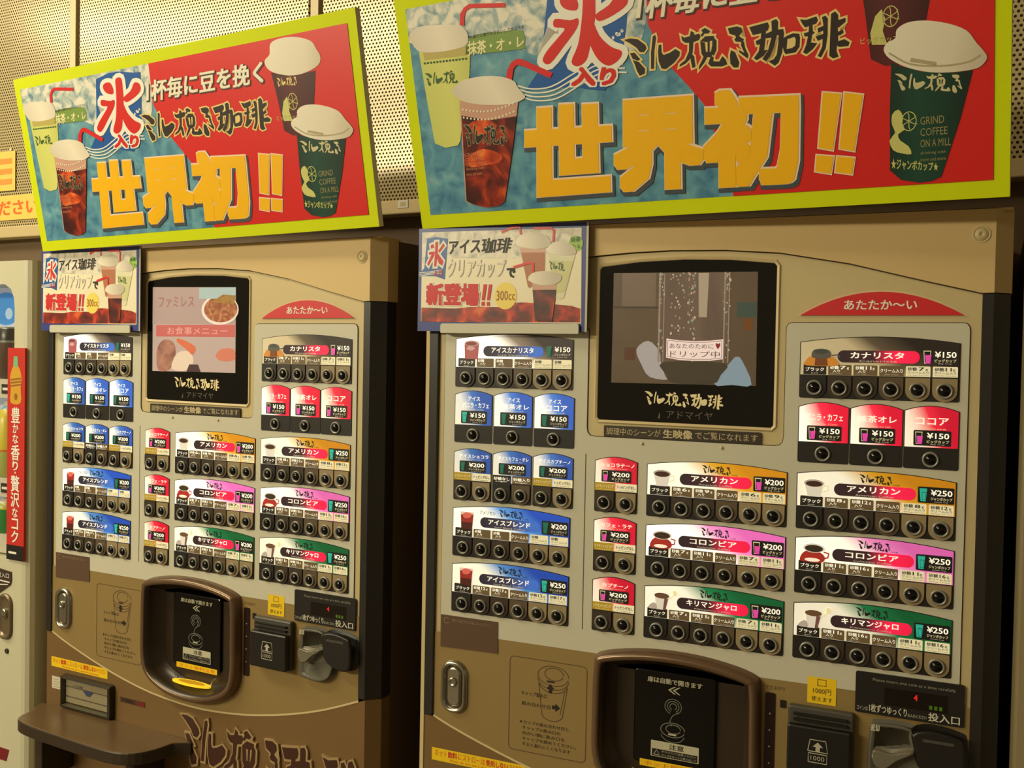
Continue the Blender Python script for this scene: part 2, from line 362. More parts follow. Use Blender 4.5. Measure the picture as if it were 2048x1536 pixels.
def tag(o, label, cat, group=None):
    o['label'] = label; o['category'] = cat
    if group: o['group'] = group
    return o
def empty(name, loc=(0,0,0), rz=0.0):
    o = bpy.data.objects.new(name, None); COL.objects.link(o)
    o.location = loc; o.rotation_euler = (0, 0, rz); o.empty_display_size = 0.1
    return o
def children(o): return [c for c in bpy.data.objects if c.parent == o]
def copy_tree(o, parent, kids, skip=()):
    c = o.copy(); COL.objects.link(c)
    if parent: c.parent = parent
    for ch in kids.get(o.name, []):
        if ch.name.split('.')[0] in skip: continue
        copy_tree(ch, c, kids, skip)
    return c

# ---------------------------------------------------------------- palette
GOLD   = mat('gold_enamel', (196, 178, 132), 0.52, 0.08)
HOOD   = mat('hood_enamel', (204, 176, 122), 0.55, 0.08)
IVORY  = mat('ivory_plastic', (200, 196, 176), 0.45)
LOWER  = mat('bronze_enamel', (150, 126, 78), 0.42, 0.2)
KICK   = mat('brown_enamel', (124, 96, 58), 0.42, 0.2)
LINE   = mat('seam_brown', (70, 52, 30), 0.6)
PALE   = mat('pale_edge', (206, 186, 140), 0.45)
SIDE   = mat('cabinet_brown', (92, 74, 54), 0.55)
PILLAR = mat('pillar_black', (36, 32, 30), 0.32, spec=0.6)
BLACK  = mat('black_plastic', (26, 22, 20), 0.4)
BLACKG = mat('black_gloss', (10, 9, 9), 0.12, spec=0.4)
GLASS  = mat('screen_glass', (16, 13, 10), 0.10, spec=0.5)
GREY   = mat('button_ring_grey', (150, 148, 138), 0.35, 0.35)
STEEL  = mat('steel', (170, 165, 150), 0.22, 0.9)
WHITE  = mat('print_white', (236, 232, 220), 0.5)
INK    = mat('print_black', (28, 20, 16), 0.5)
BROWNI = mat('print_brown', (84, 62, 34), 0.6)
YELLOW = mat('sticker_yellow', (240, 200, 20), 0.45)
REDP   = mat('print_red', (206, 28, 34), 0.45)
ORANGE = mat('print_orange', (222, 96, 20), 0.5)
LETW   = mat('lit_white', (255, 250, 232), 0.4, emit=0.5)
LETC   = mat('lit_cream', (232, 222, 180), 0.4, emit=0.30)
DIMW   = mat('dim_white', (216, 210, 190), 0.4, emit=0.18)
TEAL   = mat('cup_teal', (40, 186, 170), 0.4, emit=0.30)
TEALD  = mat('cup_teal_dark', (24, 120, 104), 0.4, emit=0.12)
PINKC  = mat('cup_pink', (226, 70, 176), 0.4, emit=0.40)
TABD   = mat('tab_brown', (104, 84, 54), 0.4, emit=0.22)
TABK   = mat('tab_black', (40, 32, 26), 0.4)
TABL   = mat('tab_cream', (226, 216, 176), 0.4, emit=0.42)
TABY   = mat('tab_mustard', (170, 140, 28), 0.4, emit=0.30)
PADS = {'k': mat('pad_black', (30, 26, 24), 0.38), 'd': mat('pad_dark_brown', (58, 46, 34), 0.4),
        'b': mat('pad_brown', (92, 76, 56), 0.4), 't': mat('pad_tan', (150, 132, 98), 0.42)}
PANEL_DK = mat('dark_band', (30, 25, 22), 0.4)

# ---------------------------------------------------------------- the setting
WY = lambda x: 0.5 - 0.05*(x - 0.86)
def structure(o): o['kind'] = 'structure'; return o
WALLM = mat('wall_brown', (92, 72, 48), 0.7, noise=0.08, nscale=20)
FLOORM = mat('floor_vinyl', (120, 104, 82), 0.5, noise=0.15, nscale=8)
CEILM = mat('ceiling_white', (214, 206, 190), 0.8)
PERF = perforated('perforated_metal', (180, 164, 122))
RAIL = mat('rail_metal', (204, 184, 140), 0.35, 0.3)

wall = MB().box(-4.6, 3.4, 0.0, 0.12, 0.0, 3.18, WALLM).build('wall_back', None)
wall.location = (0.86, 0.5 + 0.02, 0); wall.rotation_euler = (0, 0, math.atan(-0.05))
structure(wall)
# wall-local x = world x - 0.86 (turned by under three degrees)
seams = [-4.27, -3.37, -2.483, -1.592, -0.70, 0.19, 1.08, 1.97, 2.86]
panel = None
for i in range(len(seams)-1):
    w_ = 0.89 - 0.046
    if panel is None:
        panel = MB().box(0, w_, -0.02, 0.0, 0, 1.15, PERF).build('perforated_panel', wall)
        o = panel
    else:
        o = panel.copy(); COL.objects.link(o); o.parent = wall
    o.location = (seams[i] + 0.023, 0, 1.985)
bat = None
for s in seams:
    if bat is None:
        o = bat = MB().box(-0.012, 0.012, -0.026, 0.0, 0, 1.15, PALE).build('batten', wall)
    else:
        o = bat.copy(); COL.objects.link(o); o.parent = wall
    o.location = (s, 0, 1.985)
MB().box(-4.6, 3.4, -0.05, 0.0, 1.948, 1.982, RAIL).build('rail', wall, bevel=0.003)
MB().box(-1.312, -1.284, -0.0515, -0.05, 1.962, 1.980, WHITE).poly(rrect(-1.306, -1.290, 1.966, 1.976, 0.001), -0.0518, PALE).build('rail_tag', wall)
floor = structure(MB().slab([(-5, -5), (5, -5), (5, 0.9), (-5, 0.9)], -0.1, 0.0, FLOORM).build('floor'))
ceil_ = structure(MB().slab([(-5, -5), (5, -5), (5, 0.9), (-5, 0.9)], 3.15, 3.25, CEILM).build('ceiling'))

# ---------------------------------------------------------------- coffee vending machine
def part(mb, name, root, bevel=0.0): return mb.build(name, root, (0, 0, FLOOR), bevel)

BTN = {}
def button(plate, u, v, pad, single=False):
    key = (pad, single)
    if key not in BTN:
        mb = MB()
        if not single:
            p = PADS[pad]; w = 0.0163
            pts = [(w, 0.0), (w, 0.0172), (-w, 0.0172), (-w, 0.0)] + [(w*math.cos(math.radians(a)), -0.001 + 0.0145*math.sin(math.radians(a))) for a in range(195, 360, 15)]
            mb.prism(pts, -0.0032, -0.001, p)
            y0 = -0.0032
        else: y0 = -0.001
        mb.lathe(0, 0, [(0.0114, y0), (0.0112, y0-0.0022), (0.0104, y0-0.0034), (0.0092, y0-0.0034), (0.0078, y0-0.0016)], GREY, 20, cap=False)
        mb.lathe(0, 0, [(0.0080, y0-0.0010), (0.0074, y0-0.0030), (0.0056, y0-0.0046), (0.0030, y0-0.0056), (0.0008, y0-0.0059)], BLACKG, 20)
        o = mb.build('selection_button', plate); BTN[key] = o
    else:
        o = BTN[key].copy(); COL.objects.link(o); o.parent = plate
    o.location = (u, 0, v)
    return o

ENG = {'バニラ・カフェ': 'Vanilla Cafe', '抹茶オレ': 'Matcha au lait', 'ココア': 'Cocoa', 'アイスショコラ': 'Iced Chocolat', 'アイスカフェ・オレ': 'Iced Cafe au lait',
       'アイスカプチーノ': 'Iced Cappuccino', 'ショコラテーノ': 'Chocolatino', 'カフェ・ラテ': 'Cafe Latte', 'カプチーノ': 'Cappuccino'}
W_, DK = (255, 252, 236), (44, 34, 30)
def lit(name, stops, e): return grad(name, stops, emit=e)
PRINTS = {
 'dark':  lambda e: lit('print_dark_%.2f' % e, [(0.0, W_), (0.62, W_), (0.80, (120, 104, 84)), (1.0, DK)], e),
 'dark2': lambda e: lit('print_dim_%.2f' % e, [(0.0, (226, 214, 180)), (0.60, (216, 200, 164)), (0.76, (104, 90, 72)), (1.0, DK)], e),
 'blue':  lambda e: lit('print_blue_%.2f' % e, [(0.0, W_), (0.42, (236, 240, 244)), (0.75, (66, 120, 206)), (1.0, (46, 88, 186))], e),
 'ice':   lambda e: lit('print_ice_%.2f' % e, [(0.0, W_), (0.55, W_), (0.74, (84, 144, 214)), (1.0, (30, 72, 178))], e),
 'red':   lambda e: lit('print_red_%.2f' % e, [(0.0, W_), (0.34, (255, 236, 220)), (0.72, (238, 40, 70)), (1.0, (206, 16, 50))], e),
 'gold':  lambda e: lit('print_gold_%.2f' % e, [(0.0, W_), (0.58, W_), (0.80, (214, 160, 34)), (1.0, (196, 130, 14))], e),
 'pink':  lambda e: lit('print_pink_%.2f' % e, [(0.0, W_), (0.60, W_), (0.80, (222, 130, 186)), (1.0, (202, 92, 166))], e),
 'green': lambda e: lit('print_green_%.2f' % e, [(0.0, W_), (0.58, W_), (0.78, (22, 124, 74)), (1.0, (8, 92, 50))], e),
}
PILLR = grad('pill_red', [(0.0, (44, 30, 34)), (0.45, (60, 30, 36)), (0.72, (244, 34, 84)), (1.0, (236, 24, 70))], emit=0.5, slope=0.0)
PILLB = grad('pill_blue', [(0.0, (40, 34, 46)), (0.5, (58, 56, 80)), (0.85, (64, 110, 206)), (1.0, (60, 110, 210))], emit=0.4, slope=0.0)

def cup_icon(mb, x, z, h, hot, lit_=True):
    """small tumbler symbol beside the price"""
    w = h*0.55
    if hot:
        mb.poly([(x, z+h), (x+w, z+h), (x+w*0.86, z), (x+w*0.14, z)], -0.0026, LETC)
        mb.poly([(x+w*0.10, z+h*0.93), (x+w*0.90, z+h*0.93), (x+w*0.80, z+h*0.06), (x+w*0.2, z+h*0.06)], -0.0028, BLACK)
        mb.poly([(x+w*0.22, z+h*0.66), (x+w*1.06, z+h*0.66), (x+w*0.94, z), (x+w*0.34, z)], -0.0030, PINKC)
    else:
        mb.poly([(x, z+h), (x+w, z+h), (x+w*0.84, z), (x+w*0.16, z)], -0.0026, TEAL if lit_ else TEALD)
        mb.poly([(x+w*0.30, z+h*0.72), (x+w*0.9, z+h*0.72), (x+w*0.80, z+h*0.08), (x+w*0.36, z+h*0.08)], -0.0028, TEALD)
        mb.poly([(x+w*0.36, z+h*0.66), (x+w*0.84, z+h*0.66), (x+w*0.76, z+h*0.12), (x+w*0.42, z+h*0.12)], -0.0030, TEAL if lit_ else TEALD)

def picture(mb, kind, x, z, h):
    """coffee picture at the left of a wide label"""
    Y = -0.0024
    CUPW = mat('picture_china', (206, 198, 184), 0.4, emit=0.55); COFF = mat('picture_coffee', (70, 40, 28), 0.4, emit=0.1)
    if kind == 'white':
        mb.poly([(x+.004, z+h*.62), (x+.031, z+h*.62), (x+.027, z), (x+.009, z)], Y, CUPW)
        mb.poly(ell(x+.0175, z+h*.66, .0142, .0056), Y-.0002, mat('picture_china_rim', (176, 162, 152), 0.4, emit=0.4))
        mb.poly(ell(x+.0178, z+h*.63, .0118, .0042), Y-.0004, COFF)
        mb.poly(stroke([(x+.031, z+h*.55), (x+.037, z+h*.58), (x+.037, z+h*.36), (x+.030, z+h*.26)], .0016), Y-.0002, mat('picture_handle', (226, 214, 160), 0.4, emit=0.5))
    elif kind == 'redcup':
        RC = mat('picture_red_cup', (168, 44, 34), 0.4, emit=0.35)
        mb.poly(smooth([(x+.0, z+h*.05), (x+.004, z+h*.38), (x+.014, z+h*.55), (x+.03, z+h*.45), (x+.036, z+h*.2), (x+.03, z-.001), (x+.006, z-.001)], 3), Y, RC)
        mb.poly(ell(x+.020, z+h*.66, .0155, .0068), Y-.0002, CUPW)
        mb.poly(ell(x+.020, z+h*.64, .0130, .0052), Y-.0004, mat('picture_coffee_dark', (62, 46, 32), 0.4, emit=0.1))
        mb.poly(ell(x+.018, z+h*.08, .011, .0028), Y-.0004, mat('picture_saucer', (240, 226, 206), 0.4, emit=0.55))
        mb.poly(stroke([(x+.034, z+h*.5), (x+.041, z+h*.45), (x+.040, z+h*.25), (x+.034, z+h*.18)], .0022), Y-.0002, RC)
    elif kind == 'spoon':
        mb.poly([(x+.010, z+h*.74), (x+.034, z+h*.66), (x+.028, z-.001), (x+.013, z-.001)], Y, CUPW)
        mb.poly(ell(x+.0215, z+h*.70, .0120, .0045), Y-.0002, mat('picture_coffee_brown', (112, 80, 56), 0.4, emit=0.15))
        mb.poly([(x+.026, z+h*.58), (x+.032, z+h*.58), (x+.028, z-.001), (x+.024, z-.001)], Y-.0003, mat('picture_stripe', (120, 78, 70), 0.4, emit=0.25))
        mb.poly(stroke([(x+.034, z+h*.55), (x+.041, z+h*.80)], .0012), Y-.0002, mat('picture_handle', (226, 214, 160), 0.4, emit=0.5))
        mb.poly(ell(x+.0425, z+h*.90, .0030, .0044), Y-.0002, mat('picture_handle', (226, 214, 160), 0.4, emit=0.5))
        mb.poly(smooth([(x+.0, z), (x+.004, z+h*.22), (x+.011, z+h*.3), (x+.014, z)], 3), Y-.0004, mat('picture_china_rim', (176, 162, 152), 0.4, emit=0.4))
    elif kind == 'pot':
        AM = mat('picture_amber', (196, 128, 44), 0.4, emit=0.35)
        mb.poly(smooth([(x+.002, z-.001), (x+.001, z+h*.25), (x+.010, z+h*.58), (x+.036, z+h*.58), (x+.046, z+h*.25), (x+.045, z-.001)], 3), Y, AM)
        mb.poly([(x+.014, z-.001), (x+.033, z-.001), (x+.031, z+h*.5), (x+.015, z+h*.5)], Y-.0002, mat('picture_amber_dark', (120, 66, 30), 0.4, emit=0.2))
        mb.poly(smooth([(x+.010, z+h*.50), (x+.012, z+h*.95), (x+.023, z+h*1.02), (x+.034, z+h*.95), (x+.036, z+h*.50), (x+.023, z+h*.42)], 3), Y-.0004, mat('picture_lid', (92, 88, 82), 0.4, emit=0.15))
        mb.poly(ell(x+.023, z+h*.88, .0095, .0038), Y-.0006, mat('picture_lid_top', (70, 74, 68), 0.4, emit=0.1))
        mb.poly(stroke([(x+.038, z+h*.62), (x+.046, z+h*.68), (x+.050, z+h*.5)], .0016), Y-.0002, mat('picture_lid', (92, 88, 82), 0.4))
    elif kind == 'glass':
        RG = mat('picture_iced', (150, 40, 36), 0.4, emit=0.3); RD = mat('picture_iced_dark', (84, 30, 26), 0.4, emit=0.1)
        mb.poly([(x+.008, z+h*.95), (x+.034, z+h*.95), (x+.031, z-.001), (x+.010, z-.001)], Y, mat('picture_glass', (214, 190, 176), 0.4, emit=0.45))
        mb.poly([(x+.0090, z+h*.78), (x+.033, z+h*.82), (x+.031, z-.001), (x+.010, z-.001)], Y-.0002, RG)
        mb.poly([(x+.0096, z+h*.36), (x+.032, z+h*.36), (x+.031, z-.001), (x+.010, z-.001)], Y-.0004, RD)
        mb.poly(smooth([(x+.013, z+h*.8), (x+.016, z+h*.6), (x+.026, z+h*.62), (x+.030, z+h*.84), (x+.020, z+h*.92)], 3), Y-.0005, mat('picture_ice', (206, 96, 84), 0.4, emit=0.4))
    elif kind == 'iceglass':
        mb.poly([(x+.010, z+h*.86), (x+.038, z+h*.86), (x+.036, z-.001), (x+.011, z-.001)], Y, mat('picture_iced_pink', (164, 84, 86), 0.4, emit=0.35))
        mb.poly(ell(x+.024, z+h*.86, .014, .0048), Y-.0002, mat('picture_iced_rim', (196, 150, 146), 0.4, emit=0.4))
        mb.poly(ell(x+.023, z+h*.84, .0105, .0032), Y-.0004, mat('picture_iced_top', (136, 62, 66), 0.4, emit=0.3))
        mb.poly(smooth([(x+.014, z+h*.55), (x+.02, z+h*.72), (x+.031, z+h*.6), (x+.024, z+h*.45)], 3), Y-.0004, mat('picture_iced_rim', (196, 150, 146), 0.4, emit=0.4))

def plate_base(root, x0, x1, row, apex_h=0.0085):
    zt = row
    mb = MB().prism(arch(x0, x1, zt-0.0822, zt, zt+apex_h, 0.0026), -0.001, 0.0004, PANEL_DK)
    return part(mb, 'menu_plate', root)

def price(mb, x0, x1, z0, z1, txt, hot, dim=False, box=True, sub=True):
    if box: mb.poly(rrect(x0, x1, z0, z1, 0.0018), -0.0020, BLACK)
    w = x1-x0; h = z1-z0
    cup_icon(mb, x0+w*.045, z0+h*.10, h*.80, hot, not dim)
    mb.text(txt, x0+w*.36, x1-w*.05, z0+h*.47, z0+h*.85, -0.0026, LETW, 0.02)
    if sub:
        mb.text('ビッグカップ' if hot else 'ジャンボカップ', x0+w*.36, x1-w*.05, z0+h*.18, z0+h*.38, -0.0026, DIMW if dim else LETC, 0.02)
        mb.text('Big Cup' if hot else 'Jumbo Cup', x0+w*.46, x1-w*.16, z0+h*.05, z0+h*.14, -0.0026, DIMW, 0.0)

def wide(root, x0, row, kind, e, name, sub, yen, hot, g1, g2, pic, logo=True, pill=None, extra=None, dim=False):
    pl = plate_base(root, x0, x0+0.2175, row)
    zt = row; zb = zt-0.0475
    pr = MB().poly(arch(x0+.0013, x0+.2162, zb-.0006, zt-.0008, zt+.0075, 0.0001), -0.0014, PRINTS[kind](e)); pr.build('backlit_print', pl)
    PC = {'p': pill or PILLR}
    pm = MB().poly(rrect(x0+.0535, x0+.1650, zt-.0293, zt-.0117, 0.0087, 6), -0.0020, PC['p'])
    pm.build('name_pill', pl)
    mb = MB()
    picture(mb, pic, x0+.0075, zt-.0335, .0225 if pic == 'pot' else .0300)
    n = len(name); cw = min(.078, .0145*n)
    cx = x0+.108
    mb.text(name, cx-cw/2, cx+cw/2, zt-.0232, zt-.0138, -0.0026, LETW, 0.025)
    mb.text(sub, cx-cw*.34, cx+cw*.38, zt-.0283, zt-.0252, -0.0026, DIMW, 0.0)
    if logo:
        q = [(x0+.088, zt-.0112), (x0+.166, zt-.0112), (x0+.166, zt+.0035), (x0+.088, zt+.0035)]
        mb.logo(q, -0.0020, INK, only=range(0, 18)).text('COFFEE', x0+.1335, x0+.1435, zt-.0105, zt-.0085, -0.0020, INK, 0.0)
    if extra: mb.text(extra, x0+.052, x0+.082, zt-.0075, zt-.0005, -0.0020, INK, 0.0)
    price(mb, x0+.1675, x0+.2148, zt-.0312, zt-.0085, yen, hot, dim, box=(kind not in ('dark', 'dark2')))
    ZB = zb
    names = ['ブラック', '砂糖', '砂糖', 'クリーム入り', '砂糖', '砂糖']
    for i in range(6):
        bx = x0 + .022 + .0353*i
        a, b = bx-.0162, bx+.0162
        tm = TABK if i == 0 else (TABD if i < 4 else TABL)
        mb.poly(rrect(a, b, ZB-.0002, ZB+.0145, 0.0001, rt=0.0016), -0.0017, tm)
        tc = LETW if i < 4 else INK
        if i and i < 4: mb.poly([(a-.0023, ZB), (a-.0008, ZB), (a-.0008, ZB+.0150), (a-.0023, ZB+.0150)], -0.0018, LETC)
        if i == 0:
            mb.text('ブラック', a+.003, b-.003, ZB+.0045, ZB+.0105, -0.0022, tc, 0.015)
            mb.text('BLACK', bx-.005, bx+.005, ZB+.0012, ZB+.0028, -0.0022, DIMW, 0.0)
        elif i == 3:
            mb.text('クリーム入り', a+.001, b-.001, ZB+.0045, ZB+.0105, -0.0022, tc, 0.01)
            mb.text('with cream', bx-.010, bx+.010, ZB+.0012, ZB+.0028, -0.0022, DIMW, 0.0)
        else:
            g = g1 if i in (1, 4) else g2
            mb.text('砂糖', a+.0025, a+.0145, ZB+.0080, ZB+.0132, -0.0022, tc, 0.015)
            if g: mb.text(g, a+.0165, a+.0245, ZB+.0080, ZB+.0132, -0.0022, tc, 0.01)
            if g: mb.text('g', a+.0258, a+.0290, ZB+.0078, ZB+.0112, -0.0022, tc, 0.0)
            if i < 3:
                mb.text('入り', a+.006, a+.0165, ZB+.0034, ZB+.0074, -0.0022, tc, 0.01)
                mb.text('with sugar', a+.002, a+.019, ZB+.0010, ZB+.0026, -0.0022, DIMW, 0.0)
            else:
                mb.text('クリーム入り', a+.0022, b-.0022, ZB+.0036, ZB+.0074, -0.0022, INK, 0.0)
                mb.text('with sugar and cream', a+.0022, b-.0022, ZB+.0010, ZB+.0026, -0.0022, BROWNI, 0.0)
    mb.build('lettering', pl)
    for i, p in enumerate('kddbtt'):
        button(pl, x0+.022+.0353*i, zt-.0668, p)
    return pl

def single(root, x0, row, kind, e, lines, yen, hot, dim=False):
    w = 0.0722
    pl = plate_base(root, x0, x0+w, row, 0.0072)
    zt = row
    MB().poly(arch(x0+.0013, x0+w-.0013, zt-.0515, zt-.0008, zt+.0062, 0.0001), -0.0014, PRINTS[kind](e)).build('backlit_print', pl)
    mb = MB()
    if len(lines) == 2:
        mb.text(lines[0], x0+.026, x0+.049, zt-.0105, zt-.0030, -0.0020, LETW, 0.02)
        n = len(lines[1]); cw = min(.050, .0125*n)
        mb.text(lines[1], x0+.041-cw/2, x0+.041+cw/2, zt-.0225, zt-.0130, -0.0020, LETW, 0.02)
    else:
        n = len(lines[0]); cw = min(.053, .0142*n)
        mb.text(lines[0], x0+.037-cw/2, x0+.037+cw/2, zt-.0200, zt-.0095, -0.0020, LETW, 0.02)
    mb.text(ENG.get(lines[-1], 'Coffee'), x0+.020, x0+.056, zt-.0262, zt-.0240, -0.0020, LETC, 0.0)
    price(mb, x0+.013, x0+.062, zt-.0492, zt-.0275, yen, hot, dim)
    mb.build('lettering', pl)
    button(pl, x0+.0361, zt-.0685, 'k', True)
    return pl

def double(root, x0, row, kind, e, name, yen, hot, tabs, pads, dim=False):
    w = 0.0722
    pl = plate_base(root, x0, x0+w, row, 0.0072)
    zt = row
    MB().poly(arch(x0+.0013, x0+w-.0013, zt-.0478, zt-.0008, zt+.0062, 0.0001), -0.0014, PRINTS[kind](e)).build('backlit_print', pl)
    mb = MB()
    n = len(name); cw = min(.056, .0088*n)
    mb.text(name, x0+.039-cw/2, x0+.039+cw/2, zt-.0095, zt-.0032, -0.0020, LETW, 0.02)
    mb.text(ENG.get(name, 'Coffee'), x0+.022, x0+.056, zt-.0126, zt-.0108, -0.0020, LETC, 0.0)
    price(mb, x0+.012, x0+.062, zt-.0335, zt-.0145, yen, hot, dim)
    for i in (0, 1):
        bx = x0+.0175+.0365*i
        a, b = bx-.0165, bx+.0175
        tm = {'y': TABY, 'l': TABL, 'k': TABK, 'd': TABD}[tabs[i][0]]
        mb.poly([(a, zt-.0478), (b, zt-.0478), (b, zt-.0350), (a, zt-.0350)], -0.0017, tm)
        tc = {'y': LETC, 'l': INK, 'k': LETW, 'd': LETW}[tabs[i][0]]
        mb.text(tabs[i][1], a+.002, b-.002, zt-.0434, zt-.0378, -0.0022, tc, 0.015)
        mb.text('with topping' if tabs[i][0] == 'y' else ('no topping' if tabs[i][0] == 'l' else 'sugar'), a+.005, b-.005, zt-.0466, zt-.0448, -0.0022, tc, 0.0)
    mb.build('lettering', pl)
    for i in (0, 1): button(pl, x0+.0175+.0365*i, zt-.0672, pads[i])
    return pl

R0, R1, R2, R3, R4 = 1.3832, 1.2880, 1.1892, 1.0925, 0.9960
ARC = [(-0.034, 0.726), (0.0, 0.7125), (0.06, 0.693), (0.13, 0.673), (0.20, 0.656), (0.28, 0.642), (0.36, 0.635), (0.43, 0.634), (0.51, 0.640), (0.58, 0.650), (0.66, 0.667), (0.74, 0.690), (0.8185, 0.720)]
ARCH = [(-0.053, 1.466), (0.06, 1.492), (0.15, 1.508), (0.239, 1.5175), (0.31, 1.5222), (0.375, 1.5240), (0.46, 1.5222), (0.543, 1.5158), (0.643, 1.4975), (0.745, 1.4710), (0.8185, 1.4530)]
HATCH = smooth([(0.275, 0.881), (0.334, 0.894), (0.397, 0.898), (0.460, 0.894), (0.519, 0.881), (0.530, 0.862), (0.532, 0.790), (0.531, 0.716), (0.510, 0.678), (0.457, 0.654), (0.397, 0.647), (0.337, 0.654), (0.286, 0.678), (0.266, 0.716), (0.264, 0.790), (0.266, 0.862)], 4)

def machine_front(root):
    back = 0.56
    FX0, FX1, OX0, OX1, CD = -0.053, 0.833, -0.0735, 0.854, 0.023
    part(MB().slab([(OX0, CD+.004), (OX1-.002, CD+.004), (OX1-.002, back), (OX0, back)], -0.26, 1.566, SIDE), 'cabinet', root)
    part(MB().slab([(FX0, 0.0), (FX0, 0.03), (OX0, 0.03), (OX0, CD)], -0.26, 1.566, GOLD), 'door_edge', root)
    # door front, header colour
    part(MB().box(FX0, FX1, 0.002, CD, 0.900, 1.5345, GOLD).box(FX0, 0.25, 0.002, CD, 0.868, 0.900, GOLD).box(0.545, FX1, 0.002, CD, 0.868, 0.900, GOLD), 'door', root)
    # hood
    hd = [(FX0, 1.568)] + ARCH + [(0.833, 1.4535), (0.833, 1.568)]
    part(MB().poly(grow(ccw(hd), 0.0016), 0.0012, LINE), 'hood_seam', root)
    hm = MB().prism(hd, -0.004, 0.02, HOOD)
    hm.slab([(FX1, -0.004), (OX1+.001, CD-.002), (OX1+.001, CD+.03), (FX1, CD+.03)], 1.4535, 1.568, HOOD)
    hm.box(FX0, OX1, 0.004, 0.06, 1.566, 1.570, HOOD)
    part(hm, 'hood', root)
    sc = MB().lathe(0.815, 1.5335, [(0.0120, -0.0041), (0.0112, -0.0056), (0.0098, -0.0048), (0.0092, -0.0030)], PALE, 24, cap=False)
    sc.lathe(0.815, 1.5335, [(0.0094, -0.0040), (0.0080, -0.0056), (0.0050, -0.0066), (0.0020, -0.0066), (0.0014, -0.0050)], GOLD, 24)
    part(sc, 'hood_screw', root)
    # corner post and door grip: dark bands; painted corner below the post
    part(MB().slab([(0.8185, -0.001), (FX1, -0.001), (OX1, CD-.001), (OX1, 0.05), (0.8185, 0.05)], 0.7257, 1.4520, PILLAR), 'corner_post', root)
    part(MB().slab([(FX1, 0.001), (OX1, CD), (OX1, 0.05), (FX1, 0.05)], -0.26, 0.7245, KICK), 'corner_trim', root)
    part(MB().prism(rrect(FX0+.0005, -0.0340, 0.7257, 1.47, 0.006), -0.003, 0.004, PILLAR), 'door_grip', root, 0.002)
    # ivory menu field with its printed outline
    field = [(-0.0225, 0.876), (0.281, 0.8765)] + [(0.292, 0.8775), (0.334, 0.8875), (0.397, 0.8915), (0.460, 0.8875), (0.502, 0.8775)] + [(0.513, 0.8770), (0.804, 0.879)] + [(0.804, 1.400), (0.8032, 1.4065), (0.800, 1.4108), (0.795, 1.4117)] + \
            [(0.564, 1.4117), (0.5585, 1.4105), (0.5555, 1.406), (0.555, 1.400)] + [(0.555, 1.242), (0.5535, 1.234), (0.549, 1.229), (0.541, 1.2275)] + \
            [(0.255, 1.2275), (0.247, 1.229), (0.2425, 1.234), (0.2410, 1.242)] + [(0.241, 1.400), (-0.0225, 1.400)]
    part(MB().poly(grow(ccw(field), 0.0012), 0.0012, LINE), 'menu_outline', root)
    part(MB().prism(field, 0.0, 0.004, IVORY), 'menu_panel', root)
    part(MB().box(0.2400, 0.2412, -0.0003, 0.001, 0.913, 1.199, LINE), 'divider_line', root)
    part(MB().prism(rrect(-0.021, 0.2318, 1.3925, 1.4085, 0.002, rt=0.004), -0.022, -0.018, IVORY).box(-0.0205, 0.2313, -0.019, 0.0, 1.3922, 1.3948, IVORY), 'poster_ledge', root)
    # lower bronze panel and kick panel
    low = [(x, z) for x, z in ARC] + [(0.8185, 0.8770), (-0.034, 0.8735)]
    part(MB().poly(stroke(smooth_open(ARC, 2), 0.0036), 0.0003, PALE), 'arc_trim', root)
    hole = ccw(grow(HATCH, -0.006)); cx = 0.397
    az = [p0[1] + (p1[1]-p0[1])*(cx-p0[0])/(p1[0]-p0[0]) for p0, p1 in zip(ARC, ARC[1:]) if p0[0] <= cx < p1[0]][0]
    tz = 0.8735 + (0.8770-0.8735)*(cx+0.034)/0.8525
    hz = sorted(p[1] for p in hole); ht_, hb_ = (cx, hz[-1]), (cx, hz[0])
    hl = sorted([p for p in hole if p[0] < cx-.002], key=lambda p: math.atan2(p[1]-.775, -(p[0]-cx)))     # bottom to top
    hr = sorted([p for p in hole if p[0] > cx+.002], key=lambda p: math.atan2(p[1]-.775, p[0]-cx))
    lp = MB()
    lp.poly([p for p in ARC if p[0] < cx] + [(cx, az), hb_] + hl + [ht_, (cx, max(tz, hz[-1]+.001)), (-0.034, 0.8735)], 0.0004, LOWER)
    lp.poly([(cx, az)] + [p for p in ARC if p[0] > cx] + [(0.8185, 0.8770), (cx, max(tz, hz[-1]+.001)), ht_] + hr[::-1] + [hb_], 0.0004, LOWER)
    part(lp, 'lower_panel', root)
    kick = [(FX0, -0.20), (FX1, -0.20), (FX1, 0.7240)] + [(x, z-0.0018) for x, z in ARC[::-1]] + [(FX0, 0.7240)]
    part(MB().prism(kick, 0.0012, 0.03, KICK), 'kick_panel', root)
    # warm-drinks crest
    seg = [(0.574, 1.4228), (0.796, 1.4228)] + [(0.796-(0.222)*i/14, 1.4228+0.0335*(1-(2*i/14-1)**2)) for i in range(15)]
    seg = seg[:2] + seg[3:-1]
    cr = part(MB().poly(grow(seg, 0.003), 0.0014, PALE).prism(seg, -0.001, 0.002, REDP), 'warm_crest', root)
    MB().text('あたたか〜い', 0.636, 0.735, 1.4305, 1.4448, -0.0013, WHITE, 0.02).build('lettering', cr)
    # monitor
    sc_out = [(0.262, 1.2555), (0.535, 1.2545), (0.5385, 1.258), (0.5385, 1.496), (0.535, 1.5005), (0.47, 1.5070), (0.397, 1.5092), (0.325, 1.5070), (0.262, 1.5005), (0.2585, 1.496), (0.2585, 1.259)]
    bz = MB().loft([(grow(sc_out, 0.006), 0.0018), (grow(sc_out, 0.004), -0.0005), (grow(sc_out, 0.0008), 0.0008), (sc_out, 0.0016)], PALE, sm=False)
    bzo = part(bz, 'monitor_bezel', root)
